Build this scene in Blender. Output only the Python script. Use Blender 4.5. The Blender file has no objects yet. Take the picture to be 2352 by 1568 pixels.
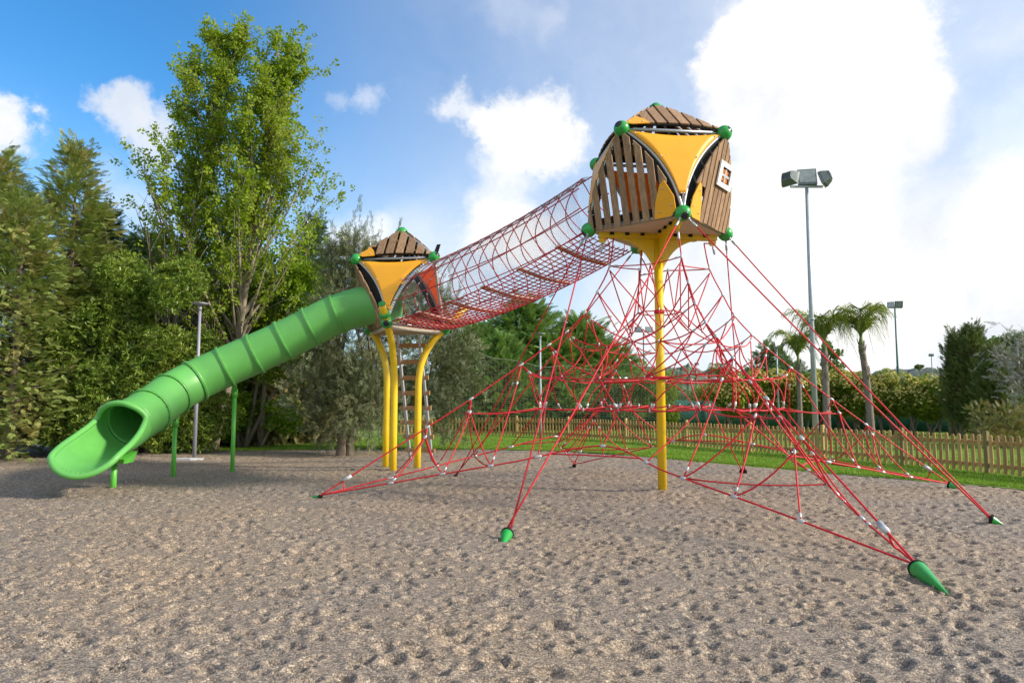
import bpy, math, random
import numpy as np
from mathutils import Vector, Matrix, Quaternion

R = math.radians
scene = bpy.context.scene
COL = scene.collection
rng = np.random.default_rng(7)
random.seed(7)

# ------------------------------------------------------------------ camera
F_PX, CX, CY = 1597.4, 1176.0, 784.0      # focal length and centre, photo measured at 2352 x 1568
PITCH, CAM_H = 0.0858, 1.7
cp, sp = math.cos(PITCH), math.sin(PITCH)
cam_d = bpy.data.cameras.new('camera'); cam = bpy.data.objects.new('camera', cam_d); COL.objects.link(cam)
cam.location = (0, 0, CAM_H); cam.rotation_euler = (math.pi / 2 + PITCH, 0, 0)
cam_d.sensor_width = 36.0; cam_d.lens = 36.0 * F_PX / 2352.0
cam_d.clip_start = 0.1; cam_d.clip_end = 20000
scene.camera = cam

def ray(px, py):
    u, w = (px - CX) / F_PX, (CY - py) / F_PX
    return Vector((u, cp - w * sp, sp + w * cp))
def at(px, py, Y):
    d = ray(px, py); return Vector((0, 0, CAM_H)) + d * (Y / d.y)
def gnd(px, py, z=0.0):
    d = ray(px, py); return Vector((0, 0, CAM_H)) + d * ((z - CAM_H) / d.z)

# ------------------------------------------------------------------ materials
def new_mat(name):
    m = bpy.data.materials.new(name); m.use_nodes = True
    nt = m.node_tree; b = nt.nodes['Principled BSDF']
    return m, nt, b
def N(nt, t, **kw):
    n = nt.nodes.new(t)
    for k, v in kw.items():
        setattr(n, k, v)
    return n
def plain(name, col, rough=0.5, metal=0.0, var=0.12, scale=6.0, bump=0.0, bscale=60.0, spec=0.5, coat=0.0, dirt=None, dscale=3.0, damt=0.3):
    m, nt, b = new_mat(name)
    tc = N(nt, 'ShaderNodeTexCoord')
    no = N(nt, 'ShaderNodeTexNoise'); no.inputs['Scale'].default_value = scale; no.inputs['Detail'].default_value = 6
    nt.links.new(tc.outputs['Object'], no.inputs['Vector'])
    mr = N(nt, 'ShaderNodeMapRange'); mr.inputs[1].default_value = .25; mr.inputs[2].default_value = .75
    mr.inputs[3].default_value = 1 - var; mr.inputs[4].default_value = 1 + var
    nt.links.new(no.outputs['Fac'], mr.inputs[0])
    mx = N(nt, 'ShaderNodeVectorMath', operation='SCALE'); mx.inputs[0].default_value = col
    nt.links.new(mr.outputs[0], mx.inputs['Scale'])
    out = mx.outputs[0]
    if dirt:
        n2 = N(nt, 'ShaderNodeTexNoise'); n2.inputs['Scale'].default_value = dscale; n2.inputs['Detail'].default_value = 9; n2.inputs['Roughness'].default_value = .7
        nt.links.new(tc.outputs['Object'], n2.inputs['Vector'])
        m2 = N(nt, 'ShaderNodeMapRange'); m2.inputs[1].default_value = .5; m2.inputs[2].default_value = .75; m2.inputs[4].default_value = damt
        nt.links.new(n2.outputs['Fac'], m2.inputs[0])
        mm = N(nt, 'ShaderNodeMix', data_type='RGBA'); mm.inputs[7].default_value = (*dirt, 1)
        nt.links.new(m2.outputs[0], mm.inputs[0]); nt.links.new(out, mm.inputs[6]); out = mm.outputs[2]
    nt.links.new(out, b.inputs['Base Color'])
    rr = N(nt, 'ShaderNodeMapRange'); rr.inputs[3].default_value = max(0, rough - .08); rr.inputs[4].default_value = rough + .08
    nt.links.new(no.outputs['Fac'], rr.inputs[0]); nt.links.new(rr.outputs[0], b.inputs['Roughness'])
    b.inputs['Metallic'].default_value = metal
    b.inputs['Specular IOR Level'].default_value = spec
    b.inputs['Coat Weight'].default_value = coat
    if bump:
        n3 = N(nt, 'ShaderNodeTexNoise'); n3.inputs['Scale'].default_value = bscale; n3.inputs['Detail'].default_value = 4
        nt.links.new(tc.outputs['Object'], n3.inputs['Vector'])
        bp = N(nt, 'ShaderNodeBump'); bp.inputs['Strength'].default_value = bump; bp.inputs['Distance'].default_value = .02
        nt.links.new(n3.outputs['Fac'], bp.inputs['Height']); nt.links.new(bp.outputs[0], b.inputs['Normal'])
    return m

def leaf_mat(name, c1, c2, c3=None, transl=.3, rough=.55, nscale=.9, hue=.5):
    """Foliage: each leaf its own tint (random per island) between c1 and c2, patches of c3 by a noise in space."""
    m, nt, b = new_mat(name)
    g = N(nt, 'ShaderNodeNewGeometry')
    mx = N(nt, 'ShaderNodeMix', data_type='RGBA'); mx.inputs[6].default_value = (*c1, 1); mx.inputs[7].default_value = (*c2, 1)
    nt.links.new(g.outputs['Random Per Island'], mx.inputs[0])
    out = mx.outputs[2]
    if c3:
        no = N(nt, 'ShaderNodeTexNoise'); no.inputs['Scale'].default_value = nscale; no.inputs['Detail'].default_value = 5; no.inputs['Roughness'].default_value = .65
        nt.links.new(g.outputs['Position'], no.inputs['Vector'])
        mr = N(nt, 'ShaderNodeMapRange'); mr.inputs[1].default_value = .48; mr.inputs[2].default_value = .72; mr.inputs[4].default_value = hue
        nt.links.new(no.outputs['Fac'], mr.inputs[0])
        m3 = N(nt, 'ShaderNodeMix', data_type='RGBA'); m3.inputs[7].default_value = (*c3, 1)
        nt.links.new(mr.outputs[0], m3.inputs[0]); nt.links.new(out, m3.inputs[6]); out = m3.outputs[2]
    nt.links.new(out, b.inputs['Base Color']); b.inputs['Roughness'].default_value = rough
    b.inputs['Specular IOR Level'].default_value = .35
    tr = N(nt, 'ShaderNodeBsdfTranslucent')
    ts = N(nt, 'ShaderNodeVectorMath', operation='MULTIPLY'); ts.inputs[1].default_value = (1.25, 1.3, .6)
    nt.links.new(out, ts.inputs[0]); nt.links.new(ts.outputs[0], tr.inputs['Color'])
    ms = N(nt, 'ShaderNodeMixShader'); ms.inputs[0].default_value = transl
    nt.links.new(b.outputs[0], ms.inputs[1]); nt.links.new(tr.outputs[0], ms.inputs[2])
    nt.links.new(ms.outputs[0], nt.nodes['Material Output'].inputs['Surface'])
    return m

def wood_mat(name, c1, c2, axis_scale=(14, 14, 1.2), rough=.7, patch=.35):
    m, nt, b = new_mat(name)
    tc = N(nt, 'ShaderNodeTexCoord'); g = N(nt, 'ShaderNodeNewGeometry')
    mp = N(nt, 'ShaderNodeMapping'); mp.inputs['Scale'].default_value = axis_scale
    nt.links.new(tc.outputs['Object'], mp.inputs['Vector'])
    no = N(nt, 'ShaderNodeTexNoise'); no.inputs['Scale'].default_value = 2.2; no.inputs['Detail'].default_value = 8; no.inputs['Roughness'].default_value = .7
    nt.links.new(mp.outputs[0], no.inputs['Vector'])
    mx = N(nt, 'ShaderNodeMix', data_type='RGBA'); mx.inputs[6].default_value = (*c1, 1); mx.inputs[7].default_value = (*c2, 1)
    mr = N(nt, 'ShaderNodeMapRange'); mr.inputs[1].default_value = .3; mr.inputs[2].default_value = .7
    nt.links.new(no.outputs['Fac'], mr.inputs[0]); nt.links.new(mr.outputs[0], mx.inputs[0])
    ra = N(nt, 'ShaderNodeMapRange'); ra.inputs[3].default_value = 1 - patch; ra.inputs[4].default_value = 1 + patch * .6
    nt.links.new(g.outputs['Random Per Island'], ra.inputs[0])
    sc = N(nt, 'ShaderNodeVectorMath', operation='SCALE'); nt.links.new(mx.outputs[2], sc.inputs[0]); nt.links.new(ra.outputs[0], sc.inputs['Scale'])
    nt.links.new(sc.outputs[0], b.inputs['Base Color']); b.inputs['Roughness'].default_value = rough
    b.inputs['Specular IOR Level'].default_value = .3
    bp = N(nt, 'ShaderNodeBump'); bp.inputs['Strength'].default_value = .25; bp.inputs['Distance'].default_value = .01
    nt.links.new(no.outputs['Fac'], bp.inputs['Height']); nt.links.new(bp.outputs[0], b.inputs['Normal'])
    return m

M = {}
M['green_ball'] = plain('green_plastic', (.025, .33, .055), .28, var=.06, dirt=(.05, .2, .05), damt=.25)
M['black_plug'] = plain('black_rubber', (.018, .02, .022), .3, var=.2)
M['slide'] = plain('slide_plastic', (.115, .39, .080), .46, var=.07, scale=3, dirt=(.12, .34, .12), dscale=2.2, damt=.5, bump=.05, bscale=25)
M['slide_leg'] = plain('slide_leg_paint', (.10, .45, .05), .4, var=.06, dirt=(.2, .25, .1), damt=.3)
M['yellow_panel'] = plain('yellow_panel_laminate', (.86, .39, .010), .42, var=.05, scale=4, dirt=(.55, .27, .03), damt=.3, dscale=2)
M['yellow_post'] = plain('yellow_post_paint', (.80, .52, .012), .36, var=.05, dirt=(.6, .4, .08), damt=.35, dscale=4)
M['orange'] = plain('orange_panel_laminate', (.95, .29, .010), .45, var=.05)
M['floor'] = plain('beige_floor_laminate', (.58, .49, .40), .6, var=.06, dirt=(.4, .33, .26), damt=.4)
M['steel'] = plain('galvanised_steel', (.46, .48, .50), .42, .65, var=.12, scale=12)
M['frame'] = plain('grey_frame_tube', (.42, .45, .48), .4, .45, var=.1, scale=10)
M['alu'] = plain('pressed_aluminium', (.52, .53, .55), .38, .35, var=.1, scale=30)
M['black'] = plain('black_batten_plastic', (.018, .018, .017), .8, var=.2, spec=.15)
M['white'] = plain('white_frame_plastic', (.82, .82, .80), .4, var=.04)
M['slat'] = wood_mat('brown_slat_wood', (.19, .105, .058), (.42, .27, .155), (9, 9, 1.6))
M['plank'] = wood_mat('tunnel_plank_wood', (.62, .52, .41), (.80, .70, .58), (6, 6, 6))
M['rung'] = wood_mat('ladder_rung_wood', (.34, .17, .07), (.50, .28, .13), (3, 12, 12))
M['fence'] = wood_mat('fence_pine', (.38, .23, .085), (.58, .39, .165), (10, 10, 1.5), patch=.3)
M['fence_green'] = wood_mat('mossy_fence_post', (.17, .14, .06), (.28, .22, .09), (10, 10, 1.5), patch=.2)
M['bark'] = wood_mat('grey_brown_bark', (.13, .10, .075), (.26, .21, .16), (8, 8, 2), rough=.9, patch=.2)
M['poplar_bark'] = wood_mat('pale_poplar_bark', (.20, .165, .12), (.40, .34, .26), (6, 6, 1.5), rough=.9, patch=.3)
M['palm_bark'] = wood_mat('palm_trunk', (.13, .10, .085), (.33, .28, .24), (5, 5, 9), rough=.95, patch=.3)
M['mast'] = plain('galvanised_mast', (.36, .41, .44), .5, .3, var=.12, scale=5)
M['mast_green'] = plain('green_mast_paint', (.04, .13, .11), .5, var=.1)
M['lamp_grey'] = plain('lamp_post_grey', (.30, .30, .36), .5, .2, var=.08)
M['lamp_body'] = plain('floodlight_housing', (.15, .18, .18), .45, .3, var=.2, scale=14)
M['lamp_glass'] = plain('floodlight_glass', (.28, .33, .33), .12, .4, var=.25, scale=8)

def see_light(m, amt, k=1.0):
    """thin plastic sheet: part of the light that falls on the back comes through"""
    nt = m.node_tree; b = nt.nodes['Principled BSDF']; tr = N(nt, 'ShaderNodeBsdfTranslucent'); src = b.inputs['Base Color'].links[0].from_socket
    nt.links.new(src, tr.inputs['Color']); ms = N(nt, 'ShaderNodeMixShader'); ms.inputs[0].default_value = amt
    nt.links.new(b.outputs[0], ms.inputs[1]); nt.links.new(tr.outputs[0], ms.inputs[2]); nt.links.new(ms.outputs[0], nt.nodes['Material Output'].inputs['Surface'])
see_light(M['orange'], .45)
def rope_mat(name, col, col2):
    m, nt, b = new_mat(name)
    tc = N(nt, 'ShaderNodeTexCoord')
    wv = N(nt, 'ShaderNodeTexWave', wave_type='BANDS', bands_direction='DIAGONAL'); wv.inputs['Scale'].default_value = 26
    wv.inputs['Distortion'].default_value = .6
    nt.links.new(tc.outputs['Object'], wv.inputs['Vector'])
    mx = N(nt, 'ShaderNodeMix', data_type='RGBA'); mx.inputs[6].default_value = (*col, 1); mx.inputs[7].default_value = (*col2, 1)
    nt.links.new(wv.outputs['Fac'], mx.inputs[0]); nt.links.new(mx.outputs[2], b.inputs['Base Color'])
    b.inputs['Roughness'].default_value = .55
    bp = N(nt, 'ShaderNodeBump'); bp.inputs['Strength'].default_value = .4; bp.inputs['Distance'].default_value = .004
    nt.links.new(wv.outputs['Fac'], bp.inputs['Height']); nt.links.new(bp.outputs[0], b.inputs['Normal'])
    return m
M['rope'] = rope_mat('red_rope', (.46, .008, .016), (.70, .016, .026))
M['net'] = plain('grey_netting', (.30, .33, .37), .7, var=.1)
M['netgreen'] = plain('pale_green_netting', (.45, .50, .36), .7, var=.1)

# ------------------------------------------------------------------ mesh helpers
def tag(o, label=None, cat=None, group=None, kind=None):
    if label: o['label'] = label
    if cat: o['category'] = cat
    if group: o['group'] = group
    if kind: o['kind'] = kind
    return o
def thing(name, loc, label, cat, group=None):
    o = bpy.data.objects.new(name, None); COL.objects.link(o); o.location = loc; o.empty_display_size = .2
    return tag(o, label, cat, group)
def origin_of(p):
    v = Vector((0, 0, 0))
    while p is not None:
        v += Vector(p.location); p = p.parent
    return v
def link_mesh(me, name, parent=None, mat=None):
    o = bpy.data.objects.new(name, me); COL.objects.link(o)
    if parent is not None: o.parent = parent
    if mat is not None and not me.materials: me.materials.append(mat)
    return o

class MB:
    def __init__(s): s.v = []; s.f = []; s.sm = []
    def add(s, vs, fs, smooth=False):
        b = len(s.v); s.v += [tuple(x) for x in vs]
        for f in fs: s.f.append(tuple(i + b for i in f)); s.sm.append(smooth)
    def box(s, c, size, rot=None):
        hx, hy, hz = size[0] / 2, size[1] / 2, size[2] / 2
        vs = [Vector((x, y, z)) for x in (-hx, hx) for y in (-hy, hy) for z in (-hz, hz)]
        if rot is not None: vs = [rot @ v for v in vs]
        vs = [v + Vector(c) for v in vs]
        s.add(vs, [(0, 1, 3, 2), (4, 6, 7, 5), (0, 4, 5, 1), (2, 3, 7, 6), (0, 2, 6, 4), (1, 5, 7, 3)])
    def beam(s, a, b, w, h, up=Vector((0, 0, 1))):
        a, b = Vector(a), Vector(b); d = b - a; L = d.length; d.normalize()
        x = d.cross(up); x.normalize(); z = x.cross(d)
        rot = Matrix((x, d, z)).transposed()
        s.box((a + b) / 2, (w, L, h), rot)
    def tube(s, path, rad, n=8, closed=False, caps=True):
        P = [Vector(p) for p in path]; m = len(P)
        rs = rad if hasattr(rad, '__len__') else [rad] * m
        T = []
        for i in range(m):
            if closed: t = P[(i + 1) % m] - P[i - 1]
            else: t = P[min(i + 1, m - 1)] - P[max(i - 1, 0)]
            if t.length < 1e-9: t = Vector((0, 0, 1))
            T.append(t.normalized())
        u = Vector((0, 0, 1)) if abs(T[0].z) < .9 else Vector((1, 0, 0))
        u = (u - T[0] * u.dot(T[0])).normalized()
        vs = []
        for i in range(m):
            u = u - T[i] * u.dot(T[i])
            if u.length < 1e-6: u = T[i].orthogonal()
            u.normalize(); w = T[i].cross(u)
            for k in range(n):
                a = 2 * math.pi * k / n
                vs.append(P[i] + (u * math.cos(a) + w * math.sin(a)) * rs[i])
        fs = []
        for i in range(m if closed else m - 1):
            j = (i + 1) % m
            for k in range(n):
                k2 = (k + 1) % n
                fs.append((i * n + k, i * n + k2, j * n + k2, j * n + k))
        if caps and not closed:
            fs.append(tuple(range(n - 1, -1, -1))); fs.append(tuple((m - 1) * n + k for k in range(n)))
        s.add(vs, fs, True)
    def ball(s, c, r, n=20, rings=12, stretch=None):
        c = Vector(c); vs = []; fs = []
        q = None; rr = (r, r, r)
        if stretch is not None:
            d, L = stretch; q = Vector((0, 0, 1)).rotation_difference(Vector(d)); rr = (r, r, L)
        for i in range(rings + 1):
            t = math.pi * i / rings
            for k in range(n):
                a = 2 * math.pi * k / n
                v = Vector((rr[0] * math.sin(t) * math.cos(a), rr[1] * math.sin(t) * math.sin(a), rr[2] * math.cos(t)))
                if q is not None: v = q @ v
                vs.append(c + v)
        for i in range(rings):
            for k in range(n):
                k2 = (k + 1) % n
                fs.append((i * n + k, (i + 1) * n + k, (i + 1) * n + k2, i * n + k2))
        s.add(vs, fs, True)
    def slab(s, pts, nrm, th):
        """a flat polygon (in order) extruded by th along nrm"""
        nrm = Vector(nrm).normalized(); n = len(pts)
        vs = [Vector(p) for p in pts] + [Vector(p) + nrm * th for p in pts]
        fs = [tuple(range(n - 1, -1, -1)), tuple(range(n, 2 * n))] + [(i, (i + 1) % n, n + (i + 1) % n, n + i) for i in range(n)]
        s.add(vs, fs)
    def sheet(s, grid, th, nrm=None, smooth=True):
        """a grid of points [row][col] thickened by th along its normals (or nrm)"""
        rows, cols = len(grid), len(grid[0])
        G = [[Vector(p) for p in r] for r in grid]; H = []
        for i in range(rows):
            r = []
            for j in range(cols):
                if nrm is None:
                    a = G[i][min(j + 1, cols - 1)] - G[i][max(j - 1, 0)]; b = G[min(i + 1, rows - 1)][j] - G[max(i - 1, 0)][j]
                    nn = a.cross(b); nn = nn.normalized() if nn.length > 1e-9 else Vector((0, 0, 1))
                else: nn = Vector(nrm)
                r.append(G[i][j] + nn * th)
            H.append(r)
        vs = [p for r in G for p in r] + [p for r in H for p in r]; o = rows * cols; fs = []
        for i in range(rows - 1):
            for j in range(cols - 1):
                a, b, c, d = i * cols + j, i * cols + j + 1, (i + 1) * cols + j + 1, (i + 1) * cols + j
                fs.append((a, d, c, b)); fs.append((o + a, o + b, o + c, o + d))
        def rim(seq):
            for a, b in zip(seq[:-1], seq[1:]): fs.append((a, b, o + b, o + a))
        rim([j for j in range(cols)]); rim([(i) * cols + cols - 1 for i in range(rows)])
        rim([(rows - 1) * cols + j for j in range(cols - 1, -1, -1)]); rim([i * cols for i in range(rows - 1, -1, -1)])
        s.add(vs, fs, smooth)
    def build(s, name, mat, parent=None, local=False):
        o0 = Vector((0, 0, 0)) if local else origin_of(parent)
        me = bpy.data.meshes.new(name)
        me.from_pydata([(v[0] - o0.x, v[1] - o0.y, v[2] - o0.z) for v in s.v], [], s.f)
        me.polygons.foreach_set('use_smooth', s.sm)
        me.materials.append(mat); me.update()
        return link_mesh(me, name, parent)

def np_mesh(name, V, Fq, mat, parent=None, smooth=False, nper=4):
    """V (n,3), Fq (m,nper) -> object"""
    me = bpy.data.meshes.new(name)
    me.vertices.add(len(V)); me.vertices.foreach_set('co', np.ascontiguousarray(V, dtype=np.float32).ravel())
    m = len(Fq)
    me.loops.add(m * nper); me.loops.foreach_set('vertex_index', np.ascontiguousarray(Fq, dtype=np.int32).ravel())
    me.polygons.add(m); me.polygons.foreach_set('loop_start', np.arange(0, m * nper, nper, dtype=np.int32))
    me.polygons.foreach_set('use_smooth', np.full(m, smooth))
    me.update(calc_edges=True); me.materials.append(mat)
    return link_mesh(me, name, parent)

def bez(a, c, b, n):
    a, c, b = Vector(a), Vector(c), Vector(b)
    return [a * (1 - t) ** 2 + c * (2 * t * (1 - t)) + b * t * t for t in [i / (n - 1) for i in range(n)]]
def sagline(a, b, sag, n=8, dirn=Vector((0, 0, -1))):
    a, b = Vector(a), Vector(b)
    return [a.lerp(b, t) + dirn * (sag * 4 * t * (1 - t)) for t in [i / (n - 1) for i in range(n)]]
def catmull(P, per=8):
    P = [Vector(p) for p in P]; out = []
    Q = [P[0] * 2 - P[1]] + P + [P[-1] * 2 - P[-2]]
    for i in range(1, len(Q) - 2):
        p0, p1, p2, p3 = Q[i - 1:i + 3]
        for k in range(per):
            t = k / per
            out.append(.5 * ((2 * p1) + (p2 - p0) * t + (2 * p0 - 5 * p1 + 4 * p2 - p3) * t * t + (3 * p1 - p0 - 3 * p2 + p3) * t ** 3))
    out.append(P[-1]); return out

# ------------------------------------------------------------------ sun and sky
SUN_EL, SUN_AZ = R(29), R(12)             # azimuth: from +x (right of the picture) turned towards the viewer
to_sun = Vector((math.cos(SUN_EL) * math.cos(SUN_AZ), -math.cos(SUN_EL) * math.sin(SUN_AZ), math.sin(SUN_EL)))
sd = bpy.data.lights.new('sun', 'SUN'); sd.energy = 4.4; sd.angle = R(5); sd.color = (1, .90, .75)
so = bpy.data.objects.new('sun', sd); COL.objects.link(so)
so.rotation_euler = to_sun.to_track_quat('Z', 'Y').to_euler(); so.location = (20, -5, 20)

world = bpy.data.worlds.new('World'); scene.world = world; world.use_nodes = True
wt = world.node_tree; wt.nodes.clear()
wo = N(wt, 'ShaderNodeOutputWorld'); bg = N(wt, 'ShaderNodeBackground'); bg.inputs['Strength'].default_value = .15
wt.links.new(bg.outputs[0], wo.inputs[0])
sky = N(wt, 'ShaderNodeTexSky', sky_type='NISHITA'); sky.sun_disc = False; sky.sun_elevation = SUN_EL
sky.sun_rotation = math.atan2(to_sun.x, to_sun.y); sky.altitude = 100; sky.air_density = 1.0; sky.dust_density = .6; sky.ozone_density = 2.5
tcw = N(wt, 'ShaderNodeTexCoord')
def wmath(op, a, b=None, c=None):
    n = N(wt, 'ShaderNodeMath', operation=op)
    for i, x in enumerate((a, b, c)):
        if x is None: continue
        if hasattr(x, 'is_output'): wt.links.new(x, n.inputs[i])
        else: n.inputs[i].default_value = x
    return n.outputs[0]
def wvec(op, a, b=None):
    n = N(wt, 'ShaderNodeVectorMath', operation=op)
    for i, x in enumerate((a, b)):
        if x is None: continue
        if hasattr(x, 'is_output'): wt.links.new(x, n.inputs[i])
        else: n.inputs[i].default_value = x
    return n
def wnoise(vec, scale, detail=8, rough=.6, w=None):
    n = N(wt, 'ShaderNodeTexNoise'); n.inputs['Scale'].default_value = scale; n.inputs['Detail'].default_value = detail; n.inputs['Roughness'].default_value = rough
    wt.links.new(vec, n.inputs['Vector']); return n
DIR = tcw.outputs['Generated']
n1 = wnoise(DIR, 8.5, 10, .66); n2 = wnoise(DIR, 2.2, 4, .5)
off1 = wvec('SCALE', wvec('SUBTRACT', n1.outputs['Color'], (.5, .5, .5)).outputs[0]); off1.inputs['Scale'].default_value = .135
off2 = wvec('SCALE', wvec('SUBTRACT', n2.outputs['Color'], (.5, .5, .5)).outputs[0]); off2.inputs['Scale'].default_value = .05
WARP = wvec('ADD', wvec('ADD', DIR, off1.outputs[0]).outputs[0], off2.outputs[0]).outputs[0]
def smooth(x, lo, hi):
    n = N(wt, 'ShaderNodeMapRange', interpolation_type='SMOOTHSTEP'); n.inputs[1].default_value = lo; n.inputs[2].default_value = hi
    wt.links.new(x, n.inputs[0]); return n.outputs[0]
# the clouds that stood in the sky that day: (azimuth, elevation) as directions, radius, opacity, softness
CL = [(1900, 130, 255, 1.0, .35), (2040, 110, 150, 1.0, .35), (1770, 250, 160, 1.0, .4), (1690, 130, 85, .95, .4), (2060, 250, 140, .95, .4), (1850, 420, 220, .95, .6),
      (1950, 640, 400, .92, .8), (1520, 740, 280, .85, .9), (2250, 720, 400, .92, .8), (1700, 560, 230, .85, .8), (2340, 470, 110, .8, .7), (1560, 270, 34, .6, .8),
      (1235, 300, 105, .93, .45), (1130, 285, 80, .90, .5), (1040, 250, 60, .7, .7), (1290, 345, 75, .9, .6), (1180, 380, 100, .8, .8), (1140, 520, 105, .85, .6), (1240, 560, 110, .7, .8),
      (290, 262, 78, .88, .6), (225, 240, 45, .6, .8), (360, 310, 75, .8, .7), (20, 300, 78, .9, .5), (-40, 270, 70, .9, .5), (70, 335, 50, .6, .8),
      (870, 250, 50, .40, .95), (800, 250, 40, .25, .95), (810, 560, 90, .7, .9), (880, 540, 70, .6, .8), (320, 480, 130, .45, .95), (1150, 8, 85, .22, .95), (1240, 30, 60, .2, .95), (2330, 90, 80, .35, .95), (1000, 640, 240, .5, .95)]
trans = None
for px, py, r, op, soft in CL:
    d = ray(px, py).normalized(); rr = r / F_PX * (ray(CX, CY).length / ray(px, py).length)
    dist = wvec('DISTANCE', WARP, tuple(d)).outputs['Value']
    a = wmath('MULTIPLY', smooth(dist, rr * 1.08, rr * (1.08 - soft)), op)
    t = wmath('SUBTRACT', 1.0, a)
    trans = t if trans is None else wmath('MULTIPLY', trans, t)
# pale veil towards the low sky on the sun's side
sunside = wvec('DOT_PRODUCT', DIR, (.80, .58, .12)).outputs['Value']
veil = wmath('MULTIPLY', smooth(sunside, .15, 1.0), .62)
trans = wmath('MULTIPLY', trans, wmath('SUBTRACT', 1.0, veil))
sepz = N(wt, 'ShaderNodeSeparateXYZ'); wt.links.new(DIR, sepz.inputs[0])
low = wmath('MULTIPLY', smooth(sepz.outputs[2], .42, .0), .50)
trans = wmath('MULTIPLY', trans, wmath('SUBTRACT', 1.0, low))
# broken cloud over the rest of the sky, behind the viewer
sepb = N(wt, 'ShaderNodeSeparateXYZ'); wt.links.new(DIR, sepb.inputs[0])
backn = wnoise(WARP, 2.6, 6, .6)
backc = wmath('MULTIPLY', smooth(wmath('MULTIPLY', sepb.outputs[1], -1.0), -.25, .25), wmath('MULTIPLY_ADD', smooth(backn.outputs['Fac'], .38, .58), .65, .30))
trans = wmath('MULTIPLY', trans, wmath('SUBTRACT', 1.0, backc))
cover = wmath('SUBTRACT', 1.0, trans)
shade = wnoise(WARP, 4.0, 6, .55)
sh = N(wt, 'ShaderNodeMix', data_type='RGBA'); sh.inputs[6].default_value = (4.1, 4.35, 4.75, 1); sh.inputs[7].default_value = (5.7, 5.6, 5.5, 1)
wt.links.new(smooth(shade.outputs['Fac'], .34, .62), sh.inputs[0])
hs = N(wt, 'ShaderNodeHueSaturation'); hs.inputs['Saturation'].default_value = 1.18; hs.inputs['Value'].default_value = 1.0
wt.links.new(sky.outputs[0], hs.inputs['Color'])
tint = wvec('MULTIPLY', hs.outputs[0], (.58, 1.03, 1.18))
mixs = N(wt, 'ShaderNodeMix', data_type='RGBA')
wt.links.new(cover, mixs.inputs[0]); wt.links.new(tint.outputs[0], mixs.inputs[6]); wt.links.new(sh.outputs[2], mixs.inputs[7])
wt.links.new(mixs.outputs[2], bg.inputs['Color'])
vs = scene.view_settings; vs.view_transform = 'Standard'; vs.look = 'None'; vs.exposure = .42; vs.gamma = 1; vs.use_curve_mapping = False
scene.cycles.max_bounces = 6; scene.cycles.diffuse_bounces = 3; scene.cycles.glossy_bounces = 2; scene.cycles.transmission_bounces = 3; scene.cycles.transparent_max_bounces = 6
# ================================================================== THE GROUND
def np_noise(x, y, seed, octaves=4, f=1.0, rough=.5):
    r = np.random.default_rng(seed); out = np.zeros_like(x); amp = 1
    for o in range(octaves):
        T = r.random((64, 64)); X = x * f; Y = y * f
        xi = np.floor(X).astype(int); yi = np.floor(Y).astype(int); fx = X - xi; fy = Y - yi
        fx = fx * fx * (3 - 2 * fx); fy = fy * fy * (3 - 2 * fy)
        g = lambda a, b: T[a % 64, b % 64]
        out += amp * ((g(xi, yi) * (1 - fx) + g(xi + 1, yi) * fx) * (1 - fy) + (g(xi, yi + 1) * (1 - fx) + g(xi + 1, yi + 1) * fx) * fy - .5)
        amp *= rough; f *= 2.03
    return out

# edge between gravel and lawn, read along the strip of grass
edge_px = [(-160, 1054), (0, 1050), (180, 1046), (340, 1043), (440, 1040), (500, 1038), (640, 1034), (800, 1031), (900, 1031), (1000, 1032), (1100, 1032), (1300, 1036), (1450, 1046), (1600, 1060), (1750, 1073), (1900, 1086), (2050, 1098), (2200, 1110), (2352, 1124), (2560, 1142), (2900, 1180)]
edge = [gnd(x, y) for x, y in edge_px]
ex = np.array([p.x for p in edge]); ey = np.array([p.y for p in edge])
eang = np.arctan2(ex, ey); edist = np.hypot(ex, ey)

rows, cols = 700, 780
dep = 2.4 * (33.0 / 2.4) ** (np.arange(rows) / (rows - 1))
tx = np.linspace(-1.02, 1.02, cols)
YY = np.repeat(dep[:, None], cols, 1); XX = YY * tx[None, :]
rr0 = np.hypot(XX, YY); lim = np.interp(np.arctan2(XX, YY), eang, edist)
lim = lim + .10 * np_noise(XX, YY, 5, 3, 1.3)
k = np.where(rr0 > lim, lim / rr0, 1.0); XX *= k; YY *= k          # clamp to the edge
ZZ = .030 * np_noise(XX, YY, 11, 3, .35) + .010 * np_noise(XX, YY, 12, 3, 2.1) + .010 * np_noise(XX, YY, 13, 3, 5.0, .6)
gr = np.random.default_rng(3)
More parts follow.
